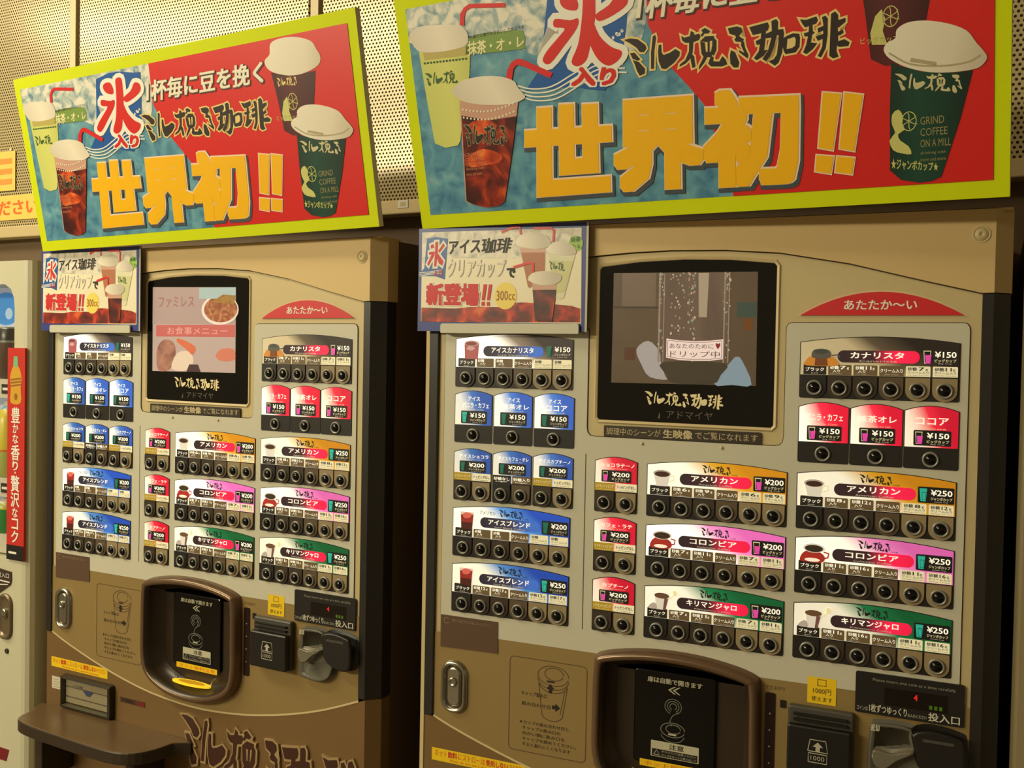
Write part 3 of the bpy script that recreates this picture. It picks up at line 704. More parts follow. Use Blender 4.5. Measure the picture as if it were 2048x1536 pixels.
    MB().poly(sc_out, 0.0014, GLASS).build('monitor_glass', bzo)
    mb = MB()
    CREAM = mat('monitor_cream', (222, 204, 150), 0.5, emit=0.12)
    mb.logo([(0.337, 1.2785), (0.463, 1.2785), (0.463, 1.3035), (0.337, 1.3035)], 0.0011, CREAM)
    mb.text('アドマイヤ', 0.373, 0.447, 1.2615, 1.2745, 0.0011, mat('monitor_dim_print', (92, 82, 66), 0.5), 0.0)
    mb.poly([(0.359, 1.2615), (0.363, 1.2615), (0.363, 1.272)], 0.0011, mat('monitor_dim_print', (92, 82, 66), 0.5))
    mb.build('monitor_lettering', bzo)
    cp = part(MB().prism(rrect(0.271, 0.5215, 1.2288, 1.2468, 0.0015), -0.0012, 0.0, mat('caption_brown', (52, 42, 28), 0.4)), 'caption_plate', root)
    CL = mat('caption_print', (196, 180, 140), 0.5)
    MB().text('調理中のシーンが', 0.2755, 0.366, 1.2318, 1.2438, -0.0016, CL, 0.0).text('生映像', 0.3695, 0.4165, 1.2310, 1.2446, -0.0016, CL, 0.035).text('でご覧になれます', 0.4205, 0.517, 1.2318, 1.2438, -0.0016, CL, 0.0).build('lettering', cp)
    for u in (0.335, 0.462):
        part(MB().lathe(u, 1.2205, [(0.0027, 0.0), (0.0024, -0.0016), (0.0012, -0.0024)], PALE, 12), 'panel_pin', root)
    # brown notice
    nt_ = part(MB().prism([(-0.0215, 0.8490), (0.0890, 0.8515), (0.0885, 0.9050), (-0.0215, 0.9050)], -0.0010, 0.0, mat('notice_brown', (92, 70, 54), 0.35)), 'notice_plate', root)
    NT = mat('notice_print', (150, 128, 104), 0.5)
    MB().text('豊かな香りをお楽しみください。', 0.001, 0.076, 0.8945, 0.9002, -0.0014, NT, 0.0).poly(stroke(ell(-0.010, 0.896, .005, .005, 12, 40, 330), .001), -0.0014, NT).build('lettering', nt_)
    # lock handle
    lo = rrect(-0.0185, 0.0325, 0.7370, 0.8285, 0.0225, 6)
    lk = MB().loft([(lo, 0.0), (grow(lo, -0.002), -0.006), (grow(lo, -0.006), -0.0075), (grow(lo, -0.009), -0.002), (grow(lo, -0.010), -0.0004)], STEEL, cap1=True, mats=[STEEL, STEEL, STEEL, mat('lock_dark_steel', (110, 100, 84), 0.3, 0.8)])
    lko = part(lk, 'lock', root)
    li = rrect(-0.006, 0.0215, 0.749, 0.818, 0.0125, 6)
    MB().loft([(li, 0.0), (grow(li, -.0015), -0.005), (grow(li, -.004), -0.006)], STEEL, cap1=True).build('lock_handle', lko)
    MB().lathe(0.007, 0.792, [(0.0085, -0.0058), (0.0080, -0.0090), (0.0060, -0.0100), (0.0045, -0.0085), (0.001, -0.0082)], STEEL, 18).build('lock_cylinder', lko)
    # cup-lid instructions, printed
    mb = MB(); Y = 0.0001; LB = BROWNI
    fr = rrect(0.112, 0.2505, 0.694, 0.8515, 0.008, 5)
    for i in range(len(fr)):
        mb.poly(stroke([fr[i], fr[(i+1) % len(fr)]], .0012), Y, LB)
    cup = [stroke(ell(.191, .828, .0275, .0165, 28), .0013), stroke(ell(.1925, .831, .0165, .0105, 24), .0013), stroke(ell(.191, .8235, .028, .0185, 20, 185, 355), .0013), stroke(ell(.191, .8185, .0265, .019, 20, 195, 345), .0013),
           stroke([(.1655, .812), (.172, .762)], .0013), stroke([(.2165, .812), (.2085, .760)], .0013), stroke([(.2120, .806), (.2045, .765)], .001), stroke(ell(.190, .7635, .0182, .0105, 14, 190, 350), .0013)]
    for c in cup: mb.poly(c, Y, LB)
    mb.poly(rrect(.180, .194, .8165, .8195, .001), Y, INK)
    mb.poly([(.1835, .799), (.1895, .799), (.1895, .806), (.1935, .806), (.1865, .8145), (.1795, .806), (.1835, .806)], Y-.0001, INK)
    mb.poly([(.190, .7795), (.196, .7795), (.196, .7835), (.2045, .7765), (.196, .7695), (.196, .7735), (.190, .7735)], Y-.0001, INK)
    mb.text('キャップ飲み口', .134, .181, .7885, .7965, Y-.0001, INK, 0.0)
    mb.text('紙の合わせ目', .135, .187, .7715, .7790, Y-.0001, INK, 0.0)
    for i, (s, xe) in enumerate((('★カップの紙の合わせ目と、', .224), ('　キャップの飲み口の', .206), ('　向かい側に飲み口を', .214), ('　キャップを締めてください。', .234), ('　すると漏れにくくなります', .224))):
        mb.text(s.strip('　'), .131 if i == 0 else .137, xe, .7405-.0092*i, .7470-.0092*i, Y-.0001, INK, 0.0)
    part(mb, 'lid_instructions', root)
    # dispensing hatch
    H = ccw(HATCH)
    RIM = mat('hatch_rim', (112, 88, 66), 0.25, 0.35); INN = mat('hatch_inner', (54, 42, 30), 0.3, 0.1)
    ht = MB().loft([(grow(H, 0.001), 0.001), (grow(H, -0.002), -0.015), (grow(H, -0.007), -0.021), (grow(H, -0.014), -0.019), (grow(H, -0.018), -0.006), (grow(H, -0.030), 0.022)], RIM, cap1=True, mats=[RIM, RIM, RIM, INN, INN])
    hto = part(ht, 'dispensing_hatch', root)
    dr = MB().prism(rrect(0.326, 0.459, 0.708, 0.858, 0.006), 0.016, 0.024, BLACKG)
    dr.build('hatch_door', hto, bevel=0.002)
    HT = mat('hatch_print', (190, 186, 160), 0.5); HG = mat('hatch_print_grey', (110, 112, 104), 0.5)
    mb = MB().text('扉は自動で開きます', .3480, .4370, .8395, .8485, .0155, HT, 0.03)
    for d in (0, .0075):
        mb.poly([(.392+d, .825), (.382+d, .831), (.392+d, .837), (.395+d, .837), (.386+d, .831), (.395+d, .825)], .0155, HT)
    for r_ in (.0055, .0095, .0135): mb.poly(stroke(ell(.391, .805, r_, r_*.9, 16, -60, 250), .0013), .0155, HG)
    mb.poly(stroke([(.399, .797), (.390, .790), (.386, .781), (.389, .774)], .0014), .0155, HG)
    mb.poly(stroke(ell(.391, .7675, .0195, .0115, 24), .0015), .0155, HG)
    mb.poly(stroke(ell(.392, .769, .0120, .0070, 20), .0015), .0154, HG)
    mb.poly(stroke(ell(.391, .7610, .0190, .0130, 16, 190, 350), .0012), .0154, HG)
    mb.poly([(.384, .7590), (.397, .7590), (.397, .7615), (.384, .7615)], .0153, HT)
    mb.build('hatch_lettering', hto)
    st = MB().poly(rrect(.356, .434, .7215, .7470, .001), .0150, HT).poly([(.358, .7225), (.432, .7225), (.432, .7340), (.358, .7340)], .0149, BLACK)
    st.text('注意', .386, .410, .7362, .7450, .0148, INK, 0.02).text('やけどにご注意ください', .374, .430, .7292, .7330, .0147, HT, 0.0).text('カップをゆっくり取り出して', .374, .430, .7235, .7272, .0147, HT, 0.0)
    st.poly(stroke([(.361, .7245), (.3705, .7245), (.3657, .7325), (.361, .7245)], .001), .0147, HT)
    st.build('caution_sticker', hto)
    MB().poly([(.338, .7030), (.452, .7030), (.452, .7140), (.338, .7140)], .0152, YELLOW).text('ホット飲料注意', .345, .446, .7050, .7122, .0150, ORANGE, 0.0).build('yellow_strip', hto)
    # lit oval cup rest at the foot of the hatch
    tr = MB(); n = 28; b = len(tr.v)
    ov = [(0.391+0.053*math.cos(2*math.pi*i/n), 0.006+0.0135*math.sin(2*math.pi*i/n)) for i in range(n)]
    tr.slab(ov, 0.6775, 0.6805, mat('cup_rest_yellow', (250, 206, 40), 0.2, emit=0.55))
    tr.slab([(0.391+0.036*math.cos(2*math.pi*i/n), 0.006+0.0085*math.sin(2*math.pi*i/n)) for i in range(n)], 0.6805, 0.6812, mat('cup_rest_amber', (206, 150, 14), 0.3, emit=0.35))
    tr.build('cup_rest', hto)
    for s in (-1, 1):
        MB().poly(stroke([(0.391+s*.045, .676), (0.391+s*.056, .694), (0.391+s*.064, .699)], .003), .010, STEEL).build('cup_rail', hto)
    # finished lamp bar, small square
    part(MB().text('できあがり', .537, .566, .8615, .8680, .0001, BROWNI, 0.0), 'ready_lettering', root)
    ib = part(MB().prism(rrect(.5375, .5525, .722, .8565, .003), -0.001, 0.001, mat('lamp_bar', (34, 14, 14), 0.25)), 'lamp_bar', root)
    LD = mat('lamp_dot', (196, 180, 160), 0.4)
    for v in (.8250, .8000, .7750, .7500): MB().lathe(.545, v, [(.0013, -.0010), (.0008, -.0020)], LD, 8).build('lamp', ib)
    part(MB().prism(rrect(.5595, .5685, .8365, .8480, .001), -0.0006, 0.001, BLACK), 'sensor_window', root)
    # yellow note sticker
    ys = part(MB().poly(rrect(.5985, .6395, .8510, .8900, .001), -0.0003, YELLOW), 'yellow_sticker', root)
    mb = MB().poly(stroke([(.613, .8780), (.625, .8780), (.625, .8870), (.613, .8870), (.613, .8780)], .001), -.0006, BROWNI)
    mb.text('1000円', .6065, .6325, .8655, .8745, -.0006, BROWNI, 0.0).text('使えます', .6045, .6345, .8545, .8620, -.0006, INK, 0.0)
    mb.build('lettering', ys)
    # bill acceptor
    BILL = mat('bill_grey', (72, 68, 60), 0.4); BILLK = mat('bill_black', (24, 22, 20), 0.35)
    bl = MB().prism(rrect(.573, .6665, .752, .847, .004), -0.012, 0.0, BILL)
    blo = part(bl, 'bill_acceptor', root, 0.003)
    MB().prism(rrect(.5745, .6650, .7535, .8225, .004), -0.024, -0.012, BILLK).build('acceptor_body', blo, bevel=0.003)
    for z in (.8265, .8345): MB().box(.582, .658, -0.018, -0.012, z, z+.0035, BILLK).build('guide_rib', blo)
    BP = mat('bill_print', (186, 180, 160), 0.5)
    mb = MB().poly(stroke([(.605, .788), (.633, .788), (.630, .805), (.608, .805), (.605, .788)], .0013), -.0245, BP)
    mb.poly([(.616, .7885), (.622, .7885), (.622, .795), (.6265, .795), (.619, .802), (.6115, .795), (.616, .795)], -.0246, BP)
    mb.poly(stroke([(.606, .772), (.632, .772), (.632, .785), (.606, .785), (.606, .772)], .0013), -.0245, BP).text('1000', .609, .629, .775, .782, -.0246, BP, 0.0)
    mb.build('lettering', blo)
    # coin panel
    cn = part(MB().prism(rrect(.6665, .8110, .8490, .9085, .003), -0.0025, 0.0, BLACK), 'coin_panel', root)
    mb = MB().text('Please insert one coin at a time carefully', .690, .800, .8960, .9015, -.0028, mat('coin_print_grey', (150, 146, 130), 0.5), 0.0)
    mb.poly([(.706, .8650), (.790, .8650), (.790, .8900), (.706, .8900)], -.0027, mat('coin_window', (20, 16, 16), 0.1))
    CP = mat('coin_print', (206, 202, 180), 0.5)
    mb.text('コインは', .669, .684, .8530, .8590, -.0028, CP, 0.0).text('1枚ずつゆっくり', .686, .737, .8520, .8640, -.0028, CP, 0.02).text('お入れください', .738, .763, .8525, .8580, -.0028, CP, 0.0).text('投入口', .765, .806, .8515, .8640, -.0028, CP, 0.02)
    mb.text('4', .7455, .7505, .8770, .8860, -.0029, mat('led_red', (220, 30, 24), 0.4, emit=0.5), 0.03)
    for k in range(3): mb.poly([(.766+.0065*k, .8680), (.770+.0065*k, .8680), (.770+.0065*k, .8735), (.766+.0065*k, .8735)], -.0029, mat('led_green', (70, 110, 20), 0.4, emit=0.15))
    mb.build('lettering', cn)
    # coin return lever and coin slot
    rb = smooth([(.686, .756), (.688, .832), (.705, .843), (.745, .842), (.752, .820), (.772, .800), (.765, .760), (.740, .744), (.705, .745)], 3)
    cro = part(MB().loft([(rb, 0.0), (grow(rb, -.002), -.012), (grow(rb, -.005), -.015), (grow(rb, -.010), -.008)], mat('return_grey', (98, 94, 82), 0.35), cap1=True), 'coin_return', root)
    lv = smooth([(.692, .797), (.697, .807), (.720, .805), (.744, .812), (.748, .806), (.728, .793), (.712, .779), (.697, .781)], 3)
    MB().loft([(lv, -.008), (grow(lv, -.001), -.022), (grow(lv, -.003), -.025)], mat('lever_grey', (120, 114, 98), 0.3, 0.2), cap1=True).build('return_lever', cro)
    cs = smooth([(.744, .838), (.770, .847), (.806, .842), (.816, .832), (.817, .785), (.800, .774), (.775, .776), (.752, .790), (.746, .815)], 3)
    cso = part(MB().loft([(cs, 0.0), (grow(cs, -.002), -.018), (grow(cs, -.006), -.022)], BLACK, cap1=True), 'coin_slot', root)
    MB().prism(rrect(.760, .800, .8275, .8315, .001), -.0228, -.020, mat('slot_edge', (90, 88, 80), 0.3, 0.4)).build('slot', cso)
    MB().text('返却', .690, .702, .8290, .8390, -.0156, mat('coin_print', (206, 202, 180), 0.5), 0.02).build('lettering', cro)
    # straw sticker, white sticker, coin cup, small label
    sx = part(MB().poly([(-.036, .6475), (.1470, .6475), (.1470, .6695), (-.036, .6695)], 0.0008, YELLOW), 'straw_sticker', root)
    MB().text('ホット', -.030, -.006, .6560, .6672, .0005, ORANGE, 0.0).text('飲料', -.004, .014, .6560, .6672, .0005, REDP, 0.02).text('にストローは', .016, .068, .6560, .6672, .0005, ORANGE, 0.0).text('使用しない', .070, .112, .6560, .6672, .0005, REDP, 0.02).text('でください', .114, .142, .6560, .6672, .0005, ORANGE, 0.0).text('Please do not use a straw for hot drinks', .0, .120, .6500, .6540, .0005, ORANGE, 0.0).build('lettering', sx)
    ws = part(MB().poly([(-.0335, .5985), (.0025, .5985), (.0025, .6260), (-.0335, .6260)], 0.0008, mat('white_sticker', (206, 200, 180), 0.5)), 'white_sticker', root)
    mb = MB()
    for i in range(4): mb.poly([(-.029, .602+.0055*i), (-.004-.006*(i % 2), .602+.0055*i), (-.004-.006*(i % 2), .604+.0055*i), (-.029, .604+.0055*i)], .0005, mat('white_sticker_grey', (176, 166, 140), 0.5))
    mb.build('lettering', ws)
    cb = rrect(.0085, .1715, .5655, .6390, .006)
    cbo = part(MB().loft([(cb, .0005), (grow(cb, -.002), -.012), (grow(cb, -.007), -.014), (grow(cb, -.010), .0004)], mat('coin_cup_frame', (50, 44, 34), 0.3, 0.2), cap1=True, sm=False, mats=[mat('coin_cup_frame', (50, 44, 34), 0.3, 0.2)]*2+[mat('coin_cup_inside', (84, 78, 60), 0.3)]), 'coin_cup', root)
    fl = [(.020, .578), (.160, .578), (.160, .629), (.020, .629)]
    MB().prism(fl, -.004, .0, mat('coin_flap', (170, 160, 130), 0.12, 0.35)).poly([(.020, .612), (.160, .612), (.160, .6145), (.020, .6145)], -.0044, STEEL).poly([(.020, .590), (.160, .590), (.160, .5925), (.020, .5925)], -.0044, STEEL).build('coin_flap', cbo)
    MB().poly([(.075, .613), (.110, .613), (.098, .602), (.087, .602)], -.0047, mat('flap_blue', (58, 66, 96), 0.4)).text('つり銭', .040, .075, .614, .620, -.0047, mat('flap_blue', (58, 66, 96), 0.4), 0.0).build('flap_marking', cbo)
    sl = part(MB().poly([(.188, .6065), (.263, .6065), (.263, .6175), (.188, .6175)], .0008, mat('small_label', (70, 48, 32), 0.4)), 'small_label', root)
    MB().text('つり銭切れ', .190, .230, .6085, .6155, .0005, mat('small_label_print', (36, 22, 16), 0.5), 0.02).poly([(.238, .6075), (.261, .6075), (.261, .6165), (.238, .6165)], .0005, mat('small_label_red', (110, 30, 30), 0.5)).build('lettering', sl)
    # raised brush lettering on the kick panel
    q = [(.375, .500), (.835, .500), (.835, .6150), (.375, .6150)]
    LP = mat('relief_highlight', (176, 150, 108), 0.35, 0.2); LD2 = mat('relief_dark', (62, 30, 18), 0.4)  # pale rim right and below the letters: bevel highlight put into the colour
    lg = MB()
    for i, s in enumerate(LOGO): lg.prism([bil(q, a, b/0.198) for a, b in grow(s, 0.008)], -0.0035-i*6e-6, 0.0012, LP)
    lgo = part(lg, 'relief_logo', root)
    f2 = MB()
    for i, s in enumerate(LOGO): f2.poly([bil(q, a-.0025, b/0.198+.006) for a, b in grow(s, .001)], -0.0040-i*6e-6, LD2)
    f2.build('relief_fill', lgo)
    # ---- menu
    X = -0.0015
    wide(root, X, R0, 'dark', 0.95, 'アイスカナリスタ', 'Iced Canarista', '¥150', False, '', '', 'iceglass', logo=False, pill=PILLB, dim=True)
    for i, l in enumerate((('アイス', 'バニラ・カフェ'), ('アイス', '抹茶オレ'), ('アイス', 'ココア'))):
        single(root, X+.0745*i, R1, 'blue', (0.32, 0.55, 0.62)[i], l, '¥150', False, dim=i > 0)
    TT = (('y', 'シナモントッピング'), ('l', 'トッピングなし')); SS = (('k', '砂糖なし'), ('d', '砂糖入り'))
    for i, l in enumerate(('アイスショコラ', 'アイスカフェ・オレ', 'アイスカプチーノ')):
        double(root, X+.0745*i, R2, 'blue', (0.25, 0.30, 0.36)[i], l, '¥200', False, SS if i == 1 else TT, 'kb' if i == 1 else 'dt', dim=True)
    wide(root, X, R3, 'ice', 0.62, 'アイスブレンド', 'Iced Blend Coffee', '¥200', False, '', '', 'glass', pill=PILLB, extra='アメリカン', dim=True)
    wide(root, X, R4, 'ice', 0.42, 'アイスブレンド', 'Iced Blend Coffee', '¥250', False, '12', '17', 'glass', pill=PILLB)
    for i, (l, e) in enumerate((('ショコラテーノ', .42), ('カフェ・ラテ', .55), ('カプチーノ', .36))):
        double(root, 0.2570, (R2, R3, R4)[i]+.0005, 'red', e, l, '¥200', True, TT, 'dt')
    X = 0.3445
    wide(root, X, R2, 'gold', 0.55, 'アメリカン', 'American Coffee', '¥200', True, '6', '9', 'white')
    wide(root, X, R3, 'pink', 0.85, 'コロンビア', 'Colombia Coffee', '¥200', True, '7', '11', 'redcup')
    wide(root, X, R4, 'green', 0.45, 'キリマンジャロ', 'Kilimanjaro Coffee', '¥200', True, '7', '11', 'spoon')
    X = 0.5755
    wide(root, X, R0+.0005, 'dark2', 0.12, 'カナリスタ', 'Canarista', '¥150', True, '7', '11', 'pot', logo=False)
    for i, l in enumerate((('バニラ・カフェ',), ('抹茶オレ',), ('ココア',))):
        single(root, X+.0733*i, R1+.0005, 'red', (0.75, 0.62, 0.45)[i], l, '¥150', True)
    wide(root, X, R2+.0008, 'gold', 0.40, 'アメリカン', 'American Coffee', '¥250', False, '8', '12', 'white')
    wide(root, X, R3+.0018, 'pink', 0.62, 'コロンビア', 'Colombia Coffee', '¥250', False, '11', '16', 'redcup')
    wide(root, X, R4+.0010, 'green', 0.32, 'キリマンジャロ', 'Kilimanjaro Coffee', '¥250', False, '11', '16', 'spoon')

machA = empty('vending_machine', (0, 0, 0))
machine_front(machA)
kids = {}
for o in bpy.data.objects:
    if o.parent: kids.setdefault(o.parent.name, []).append(o)
machB = copy_tree(machA, None, kids)
machB.location = (-1.02, 0.0719, -0.0032); machB.rotation_euler = (0, 0, -0.0634)
G_ = 'cup coffee vending machines side by side'
tag(machA, 'beige cup coffee vending machine showing a glass jug on its screen, nearest to the viewer', 'vending machine', G_)
tag(machB, 'beige cup coffee vending machine showing pink food pictures on its screen, with a brown shelf', 'vending machine', G_)

def sub_of(root, name):
    return [o for o in bpy.data.objects if o.parent == root and o.name.split('.')[0] == name][0]
def scr(name, rgb, e): return mat(name, rgb, 0.25, emit=e)
# --- picture on the near screen: a glass jug with a paper label
bz = sub_of(machA, 'monitor_bezel')
pa = MB(); Y = 0.0011
pa.poly([(.281, 1.3155), (.5115, 1.3165), (.5105, 1.4885), (.2815, 1.4905)], Y, mottled('video_backdrop', [(0.2, (84, 72, 56)), (0.8, (104, 86, 70))], scale=9, emit=0.22, rough=0.25))
pa.poly([(.296, 1.436), (.352, 1.436), (.352, 1.489), (.296, 1.490)], Y-.0001, scr('video_beige', (116, 98, 84), .24))
pa.poly([(.281, 1.4345), (.366, 1.4335), (.366, 1.4365), (.281, 1.4375)], Y-.0002, scr('video_line', (66, 54, 44), .4))
pa.poly([(.302, 1.352), (.320, 1.352), (.320, 1.372), (.302, 1.372)], Y-.0001, scr('video_rust', (84, 56, 42), .4))
pa.poly([(.480, 1.42), (.510, 1.42), (.510, 1.443), (.480, 1.443)], Y-.0001, scr('video_teal', (62, 74, 66), .4))
pa.poly([(.492, 1.400), (.504, 1.400), (.504, 1.418), (.492, 1.418)], Y-.0001, scr('video_orange', (106, 66, 32), .4))
pa.poly(smooth([(.322, 1.369), (.341, 1.383), (.360, 1.366), (.366, 1.338), (.376, 1.323), (.345, 1.326), (.331, 1.345)], 3), Y-.0002, scr('video_paper', (146, 140, 140), .62))
pa.poly(smooth([(.448, 1.3175), (.474, 1.354), (.482, 1.360), (.490, 1.354), (.505, 1.3180), (.476, 1.3172)], 3), Y-.0002, scr('video_blue', (116, 134, 148), .62))
jug = [(.356, 1.489), (.466, 1.488), (.467, 1.352), (.455, 1.325), (.447, 1.3175), (.380, 1.3170), (.370, 1.328), (.362, 1.352)]
pa.poly(jug, Y-.0003, mottled('video_jug', [(0.25, (92, 76, 66)), (0.75, (122, 104, 92))], scale=11, stretch=(1, 1, .3), emit=0.22, rough=0.25))
pa.poly([(.4195, 1.488), (.436, 1.488), (.434, 1.420), (.4215, 1.420)], Y-.0004, scr('video_glint', (150, 136, 116), .55))
pa.poly(smooth([(.366, 1.350), (.463, 1.350), (.456, 1.330), (.445, 1.3178), (.383, 1.3175), (.372, 1.330)], 3), Y-.0004, scr('video_coffee', (66, 58, 44), .38))
random.seed(4)
for x0, x1, n in ((.357, .366, 34), (.376, .400, 36), (.404, .416, 60), (.4585, .470, 40)):
    for k in range(n):
        zz = 1.488 - (random.random()**1.6)*(.10 if x0 == .376 else .135); xx = random.uniform(x0, x1); r_ = random.uniform(.0006, .0017)
        pa.poly(ell(xx, zz, r_, r_*random.uniform(.9, 1.6), 6), Y-.0005, scr('video_drop_%d' % (k % 3), ((176, 158, 140), (150, 120, 104), (132, 140, 120))[k % 3], .6))
for x0, x1 in ((.3570, .3600), (.3650, .3665), (.4600, .4622), (.4670, .4690)):
    pa.poly([(x0, 1.35), (x1, 1.35), (x1, 1.488), (x0, 1.488)], Y-.00045, scr('video_edge', (136, 120, 106), .5))
lab = [(.371, 1.357), (.392, 1.3535), (.416, 1.3525), (.440, 1.353), (.4605, 1.356), (.4605, 1.3865), (.440, 1.384), (.416, 1.3832), (.392, 1.384), (.371, 1.3868)]
pa.poly(lab, Y-.0006, scr('video_label', (206, 186, 180), .75))
VI = scr('video_ink', (96, 76, 70), .35)
for i in range(len(lab)): pa.poly(stroke([(lambda p: (.4157+(p[0]-.4157)*.95, 1.369+(p[1]-1.369)*.86))(lab[j % len(lab)]) for j in (i, i+1)], .0007), Y-.0007, VI)
pa.text('あなたのために', .376, .446, 1.3715, 1.3792, Y-.0008, VI, 0.0)
pa.text('ドリップ中', .377, .456, 1.3580, 1.3680, Y-.0008, VI, 0.0)
pa.poly(smooth([(.4525, 1.3715), (.4490, 1.3775), (.4500, 1.3805), (.4525, 1.3790), (.4550, 1.3805), (.4560, 1.3775)], 3), Y-.0008, scr('video_heart', (126, 40, 40), .45))
pa.build('screen_picture', bz)
# --- picture on the far screen: pink menu of dishes
bz = sub_of(machB, 'monitor_bezel')
pb = MB()
pb.poly([(.274, 1.3145), (.505, 1.3155), (.504, 1.484), (.273, 1.488)], Y, scr('menu_pink', (172, 152, 146), .42))
pb.poly([(.273, 1.412), (.504, 1.412), (.504, 1.484), (.273, 1.487)], Y-.0001, scr('menu_rose', (164, 142, 138), .38))
pb.poly(ell(.462, 1.440, .050, .030), Y-.0002, scr('menu_dish_rim', (204, 190, 180), .6))
pb.poly(ell(.464, 1.441, .045, .026), Y-.0003, mottled('menu_dish', [(0.2, (96, 60, 40)), (0.5, (150, 84, 50)), (0.8, (188, 150, 110))], scale=90, emit=.4, rough=.3))
pb.poly([(.405, 1.462), (.504, 1.462), (.504, 1.484), (.405, 1.485)], Y-.0004, scr('menu_sky', (150, 168, 168), .5))
pb.poly([(.440, 1.456), (.500, 1.450), (.504, 1.468), (.470, 1.470)], Y-.0005, mottled('menu_garnish', [(0.3, (150, 120, 40)), (0.7, (130, 76, 40))], scale=120, emit=.4))
pb.poly([(.284, 1.386), (.503, 1.386), (.503, 1.4105), (.284, 1.4095)], Y-.0002, scr('menu_band', (176, 92, 88), .5))
pb.text('お食事メニュー', .316, .484, 1.390, 1.406, Y-.0004, scr('menu_band_ink', (206, 150, 140), .5), 0.0)
pb.text('ファミレス', .290, .392, 1.445, 1.468, Y-.0004, scr('menu_title_ink', (150, 96, 96), .45), 0.0)
pb.poly(smooth([(.290, 1.318), (.288, 1.362), (.310, 1.380), (.336, 1.372), (.340, 1.345), (.322, 1.318)], 3), Y-.0003, mottled('menu_bowl', [(0.3, (120, 76, 66)), (0.7, (170, 120, 100))], scale=40, emit=.42))
pb.poly(smooth([(.330, 1.320), (.345, 1.352), (.378, 1.356), (.392, 1.338), (.376, 1.318)], 3), Y-.0004, scr('menu_plate', (196, 176, 156), .6))
pb.poly(smooth([(.372, 1.360), (.388, 1.350), (.396, 1.366), (.352, 1.382), (.344, 1.376)], 3), Y-.0005, scr('menu_prawn', (190, 100, 70), .5))
pb.poly(smooth([(.452, 1.348), (.468, 1.362), (.500, 1.362), (.503, 1.342), (.470, 1.338)], 3), Y-.0004, scr('menu_salmon', (186, 110, 90), .5))
pb.poly([(.372, 1.3150), (.412, 1.3150), (.404, 1.330), (.380, 1.330)], Y-.0005, scr('menu_dark', (76, 56, 58), .3))
pb.build('screen_picture', bz)

# ---------------------------------------------------------------- advertising signs on top of the machines
LIME = mat('sign_lime_border', (208, 220, 0), 0.65, spec=0.2)
BOARDW = mat('sign_board_edge', (222, 214, 190), 0.6)
SRED = mat('sign_red', (214, 30, 26), 0.35)
SBLUE = mottled('sign_water_print', [(0.30, (58, 112, 150)), (0.46, (84, 142, 168)), (0.60, (104, 160, 178)), (0.80, (150, 190, 196))], scale=34, detail=7)
SFOAM = mottled('sign_splash_print', [(0.34, (90, 132, 156)), (0.47, (176, 190, 186)), (0.56, (226, 222, 206)), (0.75, (236, 230, 214))], scale=42, detail=8)
FLAGB = mat('sign_flag_blue', (22, 88, 164), 0.35)
SYEL = mat('sign_yellow', (246, 186, 0), 0.35)
SPALE = mat('sign_pale_edge', (240, 214, 190), 0.4)
SINK = mat('sign_ink', (36, 22, 14), 0.4)
SCREAM = mat('sign_cream', (234, 206, 130), 0.4)
LIDW = grad('sign_lid', [(0.0, (236, 228, 208)), (0.6, (226, 216, 194)), (1.0, (196, 184, 160))], slope=-0.15)
LIDC = grad('sign_clear_lid', [(0.0, (206, 196, 180)), (0.5, (236, 226, 206)), (1.0, (196, 186, 168))], slope=0.2)
GCUP = grad('sign_green_cup', [(0.0, (14, 48, 38)), (0.35, (22, 70, 54)), (0.7, (16, 56, 44)), (1.0, (10, 36, 30))], slope=0.0)
BCUP = grad('sign_brown_cup', [(0.0, (52, 16, 20)), (0.4, (92, 34, 36)), (1.0, (44, 12, 16))], slope=0.0)
MCUP = grad('sign_matcha', [(0.0, (196, 204, 110)), (0.4, (214, 216, 120)), (1.0, (168, 176, 76))], slope=0.1)
COLA = mottled('sign_iced_coffee', [(0.30, (36, 10, 10)), (0.48, (86, 20, 16)), (0.60, (150, 40, 20)), (0.72, (208, 90, 30))], scale=26, detail=3)
CLEAR = mat('sign_clear_cup', (206, 160, 140), 0.3)
SSTRAW = mat('sign_straw', (214, 30, 34), 0.35)
EMB = mat('sign_emblem', (206, 204, 120), 0.4)
STXT = mat('sign_small_print', (150, 142, 92), 0.4)
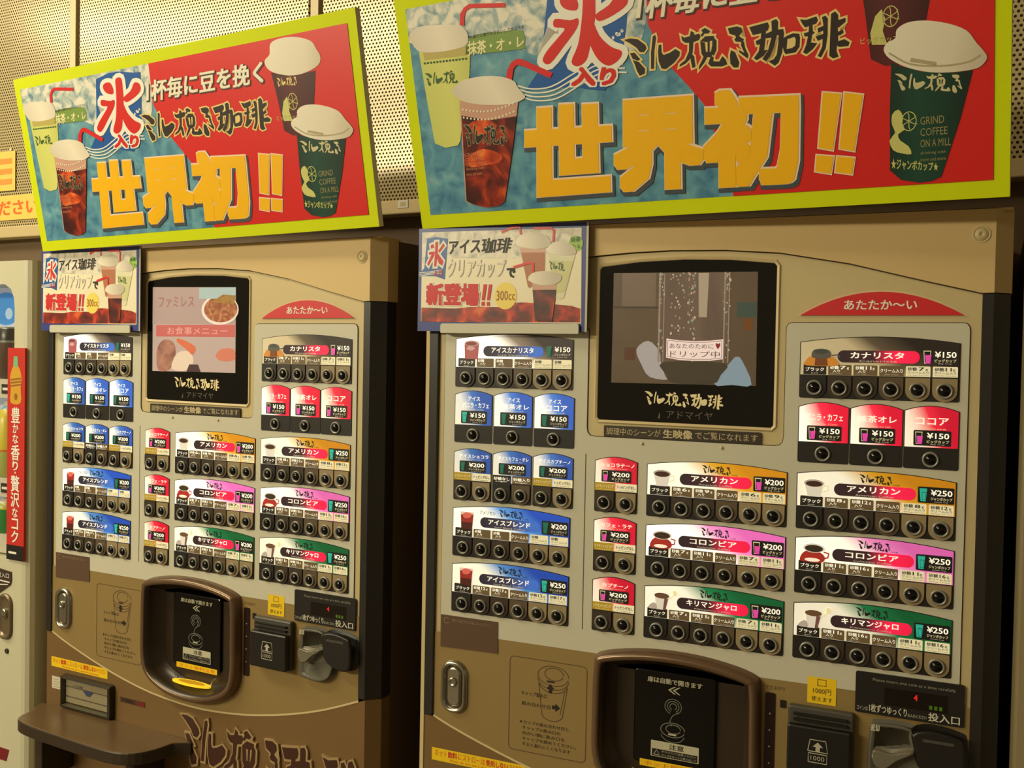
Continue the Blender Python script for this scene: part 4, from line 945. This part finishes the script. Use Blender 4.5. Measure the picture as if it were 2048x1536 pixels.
def sign(name, q, warp, label):
    x, y, z, W, H, yw, t, ro = q
    root = empty(name, (x, y, z + FLOOR))
    e = Vector((math.cos(yw), math.sin(yw), 0)); nn = Vector((math.sin(yw), -math.cos(yw), 0))
    u = Vector((0, 0, 1))*math.cos(t) + nn*math.sin(t)
    e2 = e*math.cos(ro) + u*math.sin(ro); u2 = u*math.cos(ro) - e*math.sin(ro)
    n2 = u2.cross(e2)                                     # local +y, away from the viewer
    root.rotation_euler = Matrix((e2, n2, u2)).transposed().to_euler()
    tag(root, label, 'sign', 'large printed signs on top of the coffee machines')
    def P(pts):
        return [((s - (0.13*s*(1-s) if warp else 0))*W, v*H) for s, v in pts]
    # board with lime frame, set in one thickness
    fr = 0.040*W*1.0
    MB().box(0, W, 0.0, 0.012, 0, H, BOARDW).build('board', root)
    iw = (0.0225*W, 0.979*W, 0.060*H, 0.938*H)
    MB().poly([(0, 0), (W, 0), (W, H), (0, H)], -0.0004, LIME).build('lime_border', root)
    MB().poly([(iw[0], iw[2]), (iw[1], iw[2]), (iw[1], iw[3]), (iw[0], iw[3])], -0.0008, SBLUE).build('water_print', root)
    sp = smooth([(.0225, .938), (.30, .938), (.482, .938), (.478, .75), (.455, .64), (.40, .60), (.33, .62), (.25, .70), (.17, .78), (.09, .80), (.0225, .80)], 3)
    sp = [(min(max(a, .0225), .482), min(b, .938)) for a, b in sp]
    MB().poly(P(sp), -0.0011, SFOAM).build('splash_print', root)
    rl = [(a, b) for a, b in G['redline'][::-1]]
    rl = [(rl[0][0], .060)] + rl[1:-1] + [(.482, .938)]
    MB().poly(P(rl) + [(iw[1], iw[3]), (iw[1], iw[2])], -0.0013, SRED).build('red_print', root)
    # ice flag
    fb = MB().poly(P(G['flag']), -0.0016, FLAGB)
    sw = P([(.235, .565), (.262, .545), (.300, .545), (.345, .585), (.385, .62), (.43, .61)])
    for k in range(4):
        d = k*0.0062
        fb.poly(stroke([(a+d*.4, b-d) for a, b in smooth_open(sw)], .0022), -0.0018, WHITE)
    random.seed(3)
    for k in range(16):
        c = P([(random.uniform(.405, .440), random.uniform(.60, .72))])[0]
        fb.poly(ell(c[0], c[1], .0014+.0014*random.random(), .0014+.0014*random.random(), 8), -0.0018, WHITE)
    fb.build('ice_flag_print', root)
    kq = P(G['kori_box'][3:4] + G['kori_box'][2:3] + G['kori_box'][1:2] + G['kori_box'][0:1])
    kb = MB()
    KORI = [[(.43, .98), (.56, 1.0), (.60, .80), (.62, .60), (.60, .30), (.57, .10), (.47, .02), (.38, .08), (.44, .30), (.45, .60), (.44, .80)],
            [(.16, .90), (.30, .92), (.38, .80), (.36, .72), (.22, .74), (.14, .82)],
            [(.10, .62), (.30, .60), (.40, .62), (.40, .50), (.26, .28), (.10, .06), (.0, .10), (.04, .22), (.18, .40), (.24, .50), (.10, .52)],
            [(.62, .66), (.78, .78), (.86, .92), (.98, .90), (1.0, .78), (.86, .66), (.68, .58)],
            [(.58, .60), (.70, .40), (.86, .26), (1.0, .20), (.98, .10), (.86, .02), (.72, .10), (.60, .28), (.54, .46)]]
    for i, s in enumerate(KORI): kb.poly([bil(kq, a, b) for a, b in grow(smooth(s, 3), 0.075)], -0.0021-i*2e-5, WHITE)
    for i, s in enumerate(KORI): kb.poly([bil(kq, a, b) for a, b in smooth(s, 3)], -0.0024-i*2e-5, SRED)
    iq = P([G['iri'][3], G['iri'][2], G['iri'][1], G['iri'][0]])
    kb.tquad('入り', iq, -0.0021, WHITE, 0.13); kb.tquad('入り', iq, -0.0024, SRED, 0.05)
    kb.build('ice_lettering', root)
    # headline
    hb = MB()
    pq = P([G['ippai'][0], G['ippai'][1], G['ippai'][2], G['ippai'][3]])
    hb.tquad('1杯毎に豆を挽く', pq, -0.0017, mat('sign_shadow_ink', (70, 40, 30), 0.5), 0.055, dx=.0012, dz=-.0012)
    hb.tquad('1杯毎に豆を挽く', pq, -0.0021, mat('sign_white', (236, 230, 208), 0.4), 0.03)
    (a0, b0), (a1, b1) = G['logobox']
    lq = P([(a0, b0), (a1, b0), (a1, b1), (a0, b1)])
    hb.logo(lq, -0.0017, SCREAM, fat=0.0085)
    hb.logo(lq, -0.0020, SINK)
    hb.logo_hole(lq, -0.0022, SCREAM)
    hb.build('headline_lettering', root)
    yb = MB()
    for ch, key in (('世', 'sekai'), ('界', 'kai'), ('初', 'sho')):
        qd = P(G[key])
        yb.tquad(ch, qd, -0.0017, mat('sign_drop_shade', (60, 70, 80), 0.5), 0.075, dx=.003, dz=-.0035)
        yb.tquad(ch, qd, -0.0021, SPALE, 0.062, dx=.0012, dz=.001)
        yb.tquad(ch, qd, -0.0024, SYEL, 0.050)
    for k in ('ex1', 'ex2', 'ex3', 'ex4'):
        p = P(G[k])
        yb.poly(grow(p, .0018), -0.0021, SPALE); yb.poly(p, -0.0024, SYEL)
    yb.build('slogan_lettering', root)
    # printed cups
    def emblem(mb, c, r, yy):
        for k in range(6):
            a = k*math.pi/3 + .3
            mb.poly(stroke([c, (c[0]+r*.7*math.cos(a)-.15*r*math.sin(a), c[1]+r*.7*math.sin(a)+.15*r*math.cos(a)), (c[0]+r*math.cos(a+.35), c[1]+r*math.sin(a+.35))], r*.09), yy, EMB)
        mb.poly(stroke(ell(c[0], c[1], r*.82, r*1.1, 26, 0, 358), r*.10), yy, EMB)
    bc = MB().poly(P(G['bcup']), -0.0016, BCUP).poly(smooth(P(G['blid']), 3), -0.0018, LIDW)
    bq = P(G['blogo']); bc.logo([bq[0], bq[1], bq[2], bq[3]], -0.0018, SCREAM, only=range(0, 18))
    c, r_ = P(G['bring']); emblem(bc, c, abs(r_[0]-c[0])*.9, -0.0018)
    bc.poly(P(G['bfig']), -0.0018, EMB)
    bc.tquad('ビッグカップ', P([(.803, .552), (.856, .545), (.856, .568), (.803, .574)]), -0.0018, EMB, 0.0)
    bc.build('brown_cup_print', root)
    gc = MB().poly(P(G['gcup']), -0.0020, GCUP)
    gq = P(G['glogo']); x0, x1 = gq[0][0], gq[1][0]
    gc.logo([gq[0], (x0+(x1-x0)*1.75, gq[1][1]), (x0+(x1-x0)*1.75, gq[2][1]), gq[3]], -0.0022, mat('sign_cup_logo', (206, 196, 150), 0.4), only=range(0, 18))
    c = P(G['gring'])[0]; r_ = P(G['gring_r'])[0]
    emblem(gc, c, abs(r_[0]-c[0]), -0.0022)
    gc.poly(smooth(P(G['gfig']), 2), -0.0023, EMB)
    tq = P(G['gtext'])
    for k, s in enumerate(('GRIND', 'COFFEE', 'ON A MILL')):
        gc.text(s, tq[0][0], tq[1][0]-.008*(2-k)*.5, tq[2][1]-.0145*(k+1)+.004, tq[2][1]-.0145*k, -0.0022, STXT, 0.0)
    for k, s in enumerate(('drinking with', 'more and more')):
        gc.text(s, tq[0][0], tq[1][0]-.006, tq[2][1]-.0145*3-.008*(k+1)+.002, tq[2][1]-.0145*3-.008*k-.001, -0.0022, STXT, 0.0)
    jq = P(G['gjum']); gc.tquad('★ジャンボカップ★', jq, -0.0022, EMB, 0.02)
    gc.build('green_cup_print', root)
    gl = MB().poly(smooth(P(G['glid']), 3), -0.0024, LIDW)
    gl.build('green_cup_lid_print', root)
    gd = MB().poly([P([(.870, .475)])[0], P([(.905, .452)])[0], P([(.905, .464)])[0], P([(.872, .487)])[0]], -0.0026, mat('sign_lid_shade', (176, 162, 130), 0.5))
    gd.poly(stroke(smooth_open(P([(.842, .512), (.870, .468), (.910, .450), (.945, .452), (.962, .470)])), .0022), -0.0026, mat('sign_lid_shade', (176, 162, 130), 0.5))
    gd.build('lid_fold_print', root)
    mc = MB().poly(P(G['mcup']), -0.0016, MCUP)
    mq = P(G['mlogo']); x0, x1 = mq[0][0], mq[1][0]
    mc.logo([mq[0], (x0+(x1-x0)*1.7, mq[1][1]), (x0+(x1-x0)*1.7, mq[2][1]), mq[3]], -0.0018, mat('sign_matcha_ink', (52, 92, 40), 0.4), only=range(0, 15))
    mc.poly(P(G['mfoam']), -0.0018, mat('sign_matcha_foam', (186, 170, 92), 0.4))
    for k in range(14):
        a = P(G['mfoam'])[3]; b = P(G['mfoam'])[2]; t_ = k/13
        mc.poly(ell(a[0]+(b[0]-a[0])*t_, a[1]+(b[1]-a[1])*t_-.005, .0022, .0018, 8), -0.0020, mat('sign_matcha_ink', (52, 92, 40), 0.4))
    mc.poly(smooth(P(G['mlid']), 3), -0.0020, LIDC)
    mc.poly(P(G['mstraw']), -0.0019, SSTRAW)
    mc.build('matcha_cup_print', root)
    mt = MB().poly(smooth(P(G['mtag']), 2), -0.0016, mat('sign_tag_green', (120, 150, 66), 0.4))
    mt.tquad('抹茶・オ・レ', P(G['mtext']), -0.0019, mat('sign_tag_pale', (232, 226, 170), 0.4), 0.03)
    mt.tquad('抹茶の香りと爽やかなおいしさがコラボ', P(G['mfine']), -0.0019, SINK, 0.0)
    mt.build('matcha_tag_print', root)
    cc = MB().poly(P(G['ccup']), -0.0023, CLEAR).poly(P(G['cliq']), -0.0025, COLA)
    cc.poly(smooth(P(G['cglow1']), 2), -0.0026, mottled('sign_glow', [(0.3, (150, 30, 16)), (0.6, (226, 90, 30)), (0.8, (250, 170, 70))], scale=40))
    cc.poly(smooth(P(G['cglow2']), 2), -0.0026, mottled('sign_glow', [(0.3, (150, 30, 16)), (0.6, (226, 90, 30)), (0.8, (250, 170, 70))], scale=40))
    cq = P(G['clogo']); x0, x1 = cq[0][0], cq[1][0]
    lq2 = [cq[0], (x0+(x1-x0)*1.55, cq[1][1]), (x0+(x1-x0)*1.55, cq[2][1]), cq[3]]
    cc.logo(lq2, -0.0028, mat('sign_cola_pale', (196, 190, 150), 0.4), fat=.004, only=range(0, 18)); cc.logo(lq2, -0.0030, SINK, only=range(0, 18))
    tq = P(G['ctext'])
    for k, s in enumerate(('GRIND', 'COFFEE', 'ON A MILL', 'drinking with', 'more and more')):
        cc.text(s, tq[0][0], tq[1][0]-.006*abs(2-k), tq[2][1]-.0078*(k+1)+.002, tq[2][1]-.0078*k, -0.0028, mat('sign_cola_print', (210, 130, 90), 0.4), 0.0)
    a, b = P([G['cliq'][0], G['cliq'][2]])
    for row_ in (0, 1):
        for k in range(15):
            t_ = k/14
            cc.poly(ell(a[0]+.004+(b[0]-a[0]-.008)*t_, a[1]+.009-row_*.0125-.007*math.sin(math.pi*t_), .0018, .0017, 8), -0.0028, mat('sign_white', (236, 230, 208), 0.4))
    cc.build('iced_cup_print', root)
    cl = MB().poly(smooth(P(G['clid']), 3), -0.0027, LIDC).poly(P(G['cstraw']), -0.0025, SSTRAW)
    cl.build('iced_cup_lid_print', root)
    return root
sign('advertising_sign', (-.0626, -.0158, 1.5715, .9132, .3801, -.08, .253, -.0013), False, 'lime-bordered coffee sign with yellow slogan, standing on the machine nearest to the viewer')
sign('advertising_sign', (-1.0524, .0413, 1.5654, .9212, .3631, -.0861, .1957, .0109), True, 'lime-bordered coffee sign with yellow slogan, standing on the far machine beside the drinks cabinet')

# ---------------------------------------------------------------- small posters
def poster(root_name, loc, rz, label):
    root = empty(root_name, loc, rz)
    tag(root, label, 'poster', 'small iced coffee posters on the machine fronts')
    W, H = 0.3130, 0.1760
    D = lambda x, y: ((x-85)/1440*W, (1035-y - (x-85)/1440*8)/915*H + (0))    # tracing sheet to poster metres
    def T(pts):
        out = []
        for x, y in pts:
            s = (x-85)/1440
            top = 195-95*s; bot = 1045-20*s
            out.append((s*W, (bot-y)/(bot-top)*H))
        return out
    NAVY = mat('poster_navy', (52, 66, 140), 0.35)
    PW = mottled('poster_ice_print', [(0.30, (150, 150, 140)), (0.44, (206, 200, 186)), (0.60, (232, 224, 204)), (0.8, (240, 232, 214))], scale=60, detail=6)
    MB().box(0, W, 0.0, 0.002, 0, H, NAVY).poly([(W-.0035, 0), (W, 0), (W, H), (W-.0035, H)], -0.0003, mat('poster_edge', (196, 186, 160), 0.3)).build('sheet', root)
    inner = T([(115, 965), (1480, 955), (1470, 150), (115, 225)])
    MB().poly(inner, -0.0004, mat('poster_cream', (236, 226, 196), 0.35)).build('cream_print', root)
    MB().poly(T([(118, 224), (1470, 150), (1470, 330), (930, 420), (350, 430), (118, 480)]), -0.0006, PW).build('ice_print', root)
    BERRY = mottled('poster_coffee_ice', [(0.25, (60, 22, 24)), (0.45, (120, 36, 28)), (0.62, (196, 56, 30)), (0.80, (236, 130, 60))], scale=38, detail=2)
    MB().poly([(min(max(a, .0075), .3015), max(b, .0155)) for a, b in smooth(T([(118, 965), (800, 972), (1480, 965), (1480, 830), (1300, 800), (1100, 790), (950, 790), (800, 830), (600, 830), (430, 850), (300, 850), (150, 850), (118, 860)]), 2)], -0.0007, BERRY).build('coffee_ice_print', root)
    fb = MB().poly(T([(160, 275), (240, 258), (350, 270), (340, 400), (325, 610), (240, 585), (120, 585), (95, 570), (140, 520)]), -0.0009, FLAGB)
    for k in range(3): fb.poly(stroke(T([(95, 560+k*14), (180, 552+k*10), (300, 530+k*14)]), .0012), -.0011, WHITE)
    kq = T([(165, 510), (315, 505), (325, 295), (175, 305)])
    K2 = [[(.42, 1), (.58, 1), (.60, .5), (.56, .02), (.42, .02), (.44, .5)], [(.14, .88), (.30, .92), (.38, .78), (.18, .74)], [(.08, .60), (.42, .62), (.40, .46), (.10, .04), (.0, .12), (.24, .50), (.08, .50)], [(.62, .64), (.90, .94), (1.0, .84), (.70, .56)], [(.56, .58), (.98, .22), (.92, .04), (.70, .14), (.54, .42)]]
    for i, s in enumerate(K2): fb.poly([bil(kq, a, b) for a, b in grow(s, .09)], -.0012-i*2e-5, WHITE)
    for i, s in enumerate(K2): fb.poly([bil(kq, a, b) for a, b in s], -.0014-i*2e-5, REDP)
    fb.tquad('入り', T([(225, 585), (305, 590), (305, 530), (225, 530)]), -.0013, REDP, 0.03)
    fb.build('ice_flag_print', root)
    tb = MB().tquad('アイス', T([(360, 400), (630, 380), (640, 262), (360, 285)]), -.0009, INK, 0.03)
    tb.tquad('珈琲', T([(645, 385), (885, 375), (915, 245), (650, 258)]), -.0009, INK, 0.03)
    cq = T([(345, 595), (850, 580), (855, 425), (350, 430)])
    tb.tquad('クリアカップ', cq, -.0009, mat('poster_grey_ink', (170, 160, 140), 0.4), 0.03, dx=.0008, dz=-.0006)
    tb.tquad('クリアカップ', cq, -.0011, mat('poster_clear_ink', (230, 222, 204), 0.4), 0.02)
    tb.tquad('で', T([(865, 580), (935, 580), (935, 500), (865, 500)]), -.0011, INK, 0.04)
    nq = T([(165, 825), (630, 822), (630, 640), (165, 650)])
    tb.tquad('新登場', nq, -.0009, mat('poster_white', (240, 232, 214), 0.4), 0.09); tb.tquad('新登場', nq, -.0012, REDP, 0.05)
    for x in (655, 700):
        tb.poly(T([(x, 775), (x+25, 775), (x+42, 642), (x+14, 642)]), -.0012, REDP); tb.poly(T([(x-2, 822), (x+23, 822), (x+25, 788), (x, 788)]), -.0012, REDP)
    c = T([(858, 735)])[0]
    tb.poly(ell(c[0], c[1], .0205, .0225, 24), -.0009, mat('poster_sun', (240, 214, 96), 0.4))
    tb.tquad('300cc', T([(780, 780), (940, 770), (940, 690), (780, 690)]), -.0012, mat('poster_brown_ink', (150, 70, 20), 0.4), 0.0)
    tb.build('lettering', root)
    def cup(name, lid, body, liq, straw, lm, y0):
        m = MB().poly(T(body), y0, lm).poly(T(liq[0]), y0-.0002, liq[1]).poly(smooth(T(lid), 2), y0-.0004, LIDC)
        if straw: m.poly(stroke(T(straw), .0042), y0-.0003, SSTRAW)
        m.build(name, root)
        return m
    cup('tall_cup_print', [(940, 310), (950, 250), (1000, 215), (1150, 205), (1215, 250), (1220, 310), (1100, 340)], [(970, 330), (1180, 320), (1180, 560), (1060, 665), (1045, 660)], ([(985, 370), (1175, 365), (1175, 560), (1060, 660), (1045, 655)], mat('poster_tea', (176, 110, 76), 0.4)), [(815, 205), (900, 165), (965, 155), (980, 220)], CLEAR, -.0009)
    cup('matcha_cup_print', [(1200, 360), (1220, 300), (1300, 270), (1400, 300), (1430, 370), (1310, 385)], [(1205, 370), (1425, 375), (1340, 740), (1310, 755), (1270, 745)], ([(1212, 430), (1410, 435), (1340, 700), (1270, 700)], mat('poster_matcha', (206, 206, 150), 0.4)), [(1085, 165), (1225, 160), (1250, 180), (1245, 275)], mat('poster_matcha_cup', (222, 218, 186), 0.4), -.0010)
    MB().logo(T([(1215, 520), (1480, 540), (1480, 440), (1215, 440)]), -.0014, mat('sign_matcha_ink', (52, 92, 40), 0.4), only=range(0, 15)).build('cup_lettering', root)
    cup('iced_cup_print', [(1045, 600), (1080, 540), (1180, 520), (1290, 535), (1320, 580), (1270, 630), (1150, 640)], [(1080, 620), (1280, 620), (1250, 940), (1110, 940)], ([(1085, 680), (1278, 675), (1250, 940), (1110, 940)], COLA), [(920, 495), (1050, 455), (1085, 460), (1085, 535)], CLEAR, -.0015)
    gcx = T([(1425, 285)])[0]
    MB().poly(ell(gcx[0], gcx[1], .0125, .0130, 20), -.0009, mat('poster_leaf', (150, 190, 80), 0.4)).tquad('抹茶', T([(1385, 275), (1465, 268), (1465, 225), (1385, 232)]), -.0012, mat('sign_matcha_ink', (52, 92, 40), 0.4), 0.03).tquad('オ・レ', T([(1390, 330), (1460, 325), (1460, 285), (1390, 290)]), -.0012, mat('sign_matcha_ink', (52, 92, 40), 0.4), 0.03).build('matcha_badge', root)
    return root
poster('poster', (-0.0690, -0.0165, 1.3955+FLOOR), 0.0, 'small navy-edged iced coffee poster to the left of the glass jug screen')
cb_, sb_ = math.cos(-0.0634), math.sin(-0.0634)
poster('poster', (-1.02 + -0.0570*cb_ + 0.0165*sb_, 0.0719 + -0.0570*sb_ - 0.0165*cb_, 1.3932+FLOOR), -0.0634, 'small navy-edged iced coffee poster to the left of the pink food screen')

# ---------------------------------------------------------------- brown shelf on the far machine
sh = empty('shelf', machB.matrix_basis @ Vector((0.17, -0.05, 0.0)), -0.0634)
tag(sh, 'brown rounded shelf below the coin cup of the far coffee machine', 'shelf')
SHT = mat('shelf_top', (104, 82, 56), 0.25, noise=0.1, nscale=14); SHE = mat('shelf_edge', (52, 40, 28), 0.4)
def inB_(u, y): return (u-0.17, y+0.05)
top = [inB_(a, b) for a, b in smooth([(-0.022, 0.0), (-0.025, -0.055), (-0.012, -0.098), (0.03, -0.115), (0.12, -0.122), (0.24, -0.127), (0.315, -0.124), (0.356, -0.106), (0.374, -0.07), (0.378, -0.03), (0.378, 0.0)], 3)]
zs = 0.565 + FLOOR
MB().slab(top, zs-0.026, zs, SHT, SHE).build('shelf_top', sh, bevel=0.003)
for u in (0.03, 0.31):
    MB().box(u-0.17-.012, u-0.17+.012, -0.03, 0.05, zs-0.13, zs-0.026, SHE).build('bracket', sh, bevel=0.003)

# ---------------------------------------------------------------- drinks machine at the left edge
nb = empty('drinks_machine', machB.matrix_basis @ Vector((-0.60, 0.30, 0.0)), -0.0634)
tag(nb, 'cream drinks vending machine with a red tea banner, cut off by the left edge', 'vending machine')
NBM = mat('cream_enamel', (196, 192, 166), 0.4); NBS = mat('cream_side', (176, 168, 132), 0.45)
ox, oy = 0.60, -0.30           # machine-B coordinates -> this root
def nbp(mb, name, par=None, bevel=0.0):
    if par is None: return mb.build(name, nb, (ox, oy, FLOOR), bevel)
    return mb.build(name, par, None, bevel)
x1 = -0.118; xl = -1.10
wx = -0.172; DP = 0.095; zb0, zt0 = .872, 1.503
nbp(MB().slab([(xl, DP), (x1, DP), (x1, 0.60), (xl, 0.60)], -0.24, 1.556, NBM, NBM), 'body', None)
# front frame around the recessed display, right edge rounded in plan
edge = [(x1-.022, 0.0), (x1-.012, 0.0022), (x1-.004, 0.008), (x1, 0.018), (x1, DP)]
fm = MB().slab([(wx, 0.0)] + edge + [(wx, DP)], -0.24, 1.556, NBM)
fm.box(xl, wx, 0.0, DP, -0.24, zb0, NBM).box(xl, wx, 0.0, DP, zt0, 1.556, NBM).box(xl, xl+.06, 0.0, DP, zb0, zt0, NBM)
fm.prism([(wx, 1.448), (wx-.003, 1.472), (wx-.014, 1.492), (wx-.036, zt0), (wx, zt0)], 0.0, DP, NBM)
nbp(fm, 'front_frame', None)
wo = nbp(MB().box(xl+.06, wx, DP-.006, DP-.001, zb0, zt0, mat('display_backlight', (196, 206, 220), 0.4, emit=0.28)), 'display_back')
for z0 in (1.240, 1.008, .876):
    MB().box(xl+.061, wx-.001, 0.022, DP-.006, z0, z0+.044, mat('price_rail', (206, 200, 180), 0.4)).build('price_rail', wo)
for z0, s in ((1.240, '120'), (1.008, '150')):
    MB().box(-.246, -.218, .0200, .022, z0+.010, z0+.032, BLACK).poly([(-.242, z0+.018), (-.222, z0+.018), (-.222, z0+.024), (-.242, z0+.024)], .0197, WHITE).build('price_button', wo)
MB().poly(ell(-.330, 1.452, .055, .040, 24), DP-.0066, mat('display_sky', (60, 140, 214), 0.4, emit=0.4)).poly(ell(-.318, 1.440, .014, .014, 16), DP-.0070, mat('display_pale', (176, 206, 232), 0.4, emit=0.4)).build('display_art', wo)
pane = bpy.data.materials.new('window_pane'); pane.use_nodes = True
nt = pane.node_tree; nt.nodes.clear()
po = nt.nodes.new('ShaderNodeOutputMaterial'); pm_ = nt.nodes.new('ShaderNodeMixShader'); pt = nt.nodes.new('ShaderNodeBsdfTransparent'); pg = nt.nodes.new('ShaderNodeBsdfGlossy')
pg.inputs['Roughness'].default_value = 0.05; pm_.inputs[0].default_value = 0.07
nt.links.new(pt.outputs[0], pm_.inputs[1]); nt.links.new(pg.outputs[0], pm_.inputs[2]); nt.links.new(pm_.outputs[0], po.inputs[0])
nbp(MB().box(xl+.058, wx+.002, 0.006, 0.009, zb0-.002, zt0+.002, pane), 'window_pane')
def sample(name, z, prof, mats, label, cat):
    o = MB().vlathe(0, 0, prof, mats[0], 20, mats=mats).build(name)
    o.location = machB.matrix_basis @ Vector((-0.262, 0.054, z + FLOOR)); tag(o, label, cat)
sample('coffee_can', 1.2842, [(.024, 0), (.027, .004), (.027, .085), (.027, .090), (.025, .118), (.022, .122)], [mat('can_brown', (84, 60, 44), 0.3), mat('can_brown', (84, 60, 44), 0.3), mat('can_grey', (150, 150, 140), 0.3, 0.5), mat('can_black', (44, 38, 34), 0.3), mat('can_grey', (150, 150, 140), 0.3, 0.5)], 'dark brown drink can on the top display row of the drinks machine', 'can')
sample('tea_bottle', 1.0522, [(.029, 0), (.032, .006), (.032, .060), (.032, .065), (.030, .130), (.020, .160), (.012, .167), (.012, .178)], [mat('tea_pale_green', (176, 182, 90), 0.3), mat('tea_pale_green', (176, 182, 90), 0.3), mat('tea_orange', (214, 110, 40), 0.3), mat('tea_yellow', (214, 196, 50), 0.3), mat('tea_yellow', (214, 196, 50), 0.3), mat('tea_blue', (110, 170, 214), 0.3), WHITE], 'yellow and pale green drink bottle on the middle display row', 'bottle')
sample('green_bottle', .9202, [(.029, 0), (.032, .006), (.032, .056), (.032, .060), (.026, .072), (.013, .080)], [mat('bottle_green', (36, 136, 52), 0.3), mat('bottle_green', (36, 136, 52), 0.3), mat('tea_yellow', (214, 196, 50), 0.3), mat('tea_pale_green', (176, 182, 90), 0.3), WHITE], 'squat green drink bottle on the lowest display row', 'bottle')
# red banner
bn = nbp(MB().box(-0.1880, -0.1270, -0.005, 0.0, .872, 1.357, mat('banner_red', (196, 44, 34), 0.4)), 'banner')
mb = MB().poly([(-.188, .872), (-.127, .872), (-.127, .906), (-.188, .906)], -.0054, BLACK).poly([(-.180, .886), (-.152, .886), (-.152, .891), (-.180, .891)], -.0057, DIMW)
mb.poly(smooth([(-.176, 1.232), (-.176, 1.265), (-.179, 1.290), (-.168, 1.315), (-.149, 1.315), (-.138, 1.290), (-.141, 1.265), (-.141, 1.232)], 3), -.0054, mat('banner_bottle', (206, 156, 44), 0.4))
mb.poly([(-.168, 1.314), (-.150, 1.314), (-.152, 1.338), (-.166, 1.338)], -.0056, mat('banner_cap', (120, 176, 130), 0.4))
for zz in (1.282, 1.275, 1.268): mb.poly([(-.177, zz), (-.140, zz+.004), (-.140, zz+.008), (-.177, zz+.004)], -.0056, mat('banner_stripe', (150, 96, 40), 0.4))
mb.poly(ell(-.158, 1.246, .006, .008, 12), -.0056, mat('banner_stripe', (150, 96, 40), 0.4))
zz = 1.222
for ch, sz in (('豊', .036), ('か', .022), ('な', .022), ('香', .036), ('り', .022), ('・', .012), ('贅', .038), ('沢', .034), ('な', .022), ('コ', .026), ('ク', .028)):
    w_ = min(sz, .034) if ch != '・' else .005
    hh = sz if ch != '・' else .005
    mb.text(ch, -.158-w_*.45, -.158+w_*.45, zz-hh, zz, -.0057, WHITE, 0.02)
    zz -= hh*.92 + .004
mb.build('banner_print', bn)
# coin lock, label, keyhole
nl = nbp(MB().prism([(-.260, .77), (-.215, .790), (-.178, .812), (-.174, .822), (-.175, .842), (-.260, .850)], -.002, .0, mat('coin_label', (64, 48, 40), 0.35)), 'coin_label')
MB().text('投入口', -.225, -.182, .826, .838, -.0024, DIMW, 0.0).poly([(-.23, .818), (-.180, .816), (-.180, .819), (-.23, .821)], -.0024, DIMW).poly([(-.23, .806), (-.186, .811), (-.186, .813), (-.23, .809)], -.0024, DIMW).build('lettering', nl)
lo2 = rrect(-.222, -.170, .683, .790, .024, 6)
l2 = nbp(MB().loft([(lo2, 0.0), (grow(lo2, -.002), -.006), (grow(lo2, -.007), -.007), (grow(lo2, -.011), -.0006)], mat('lock_brown', (120, 104, 80), 0.3, 0.4), cap1=True), 'lock')
MB().lathe(-.197, .745, [(.011, .002), (.010, -.006), (.006, -.008), (.002, -.006)], STEEL, 16).build('lock_cylinder', l2)
nbp(MB().lathe(-.190, .657, [(.0065, 0), (.0055, -.003), (.003, -.003), (.001, .0)], mat('key_dark', (60, 56, 44), 0.3, 0.6), 14), 'keyhole')
nbp(MB().prism([(-.60, .40), (-.190, .40), (-.180, .428), (-.60, .432)], -.001, .001, mat('wine_band', (120, 24, 36), 0.4)), 'wine_band')

# ---------------------------------------------------------------- machine at the right edge
nr = empty('drinks_machine', (1.38, 0.35, 0.0))
tag(nr, 'plain olive machine front cut off by the right edge of the picture', 'vending machine')
NR = mat('olive_enamel', (150, 136, 100), 0.4)
MB().slab([(-.510, -.315), (-.505, -.325), (.50, -.325), (.50, .20), (-.510, .20)], 0.02, 1.545+FLOOR, NR).build('body', nr, bevel=0.003)
MB().prism([(-.42, .9), (.42, .9), (.42, 1.7), (-.42, 1.7)], -.328, -.325, mat('olive_window', (40, 40, 44), 0.15)).build('display_window', nr)

# ---------------------------------------------------------------- notices on the perforated wall
def notice(px, pz, w, h, label, lines):
    o = empty('wall_notice', (px, WY(px) - 0.0035, pz), math.atan(-0.05))
    tag(o, label, 'notice')
    MB().box(0, w, -.001, 0.0, 0, h, mat('notice_orange', (236, 190, 96), 0.35)).build('sheet', o)
    mb = MB()
    for s, a, b, c, d in lines: mb.text(s, a*w, b*w, c*h, d*h, -.0014, ORANGE, 0.03)
    if not lines:
        for k in range(3): mb.poly([(.06*w, (.16+.26*k)*h), (.94*w, (.16+.26*k)*h), (.94*w, (.30+.26*k)*h), (.06*w, (.30+.26*k)*h)], -.0014, mat('notice_stripe', (226, 140, 60), 0.4))
    mb.build('lettering', o)
    for a in (.08, .92): MB().lathe(a*w, h+.004, [(.004, 0.0), (.004, -.003), (.002, -.004)], WHITE, 10).build('pin', o)
notice(-2.25, 1.745+FLOOR-.0, .50, .075, 'long orange notice strip pinned low on the perforated wall', (('ご利用ください', .10, .96, .18, .82),))
notice(-2.12, 1.835+FLOOR, .245, .12, 'small square orange notice pinned above the long strip', ())
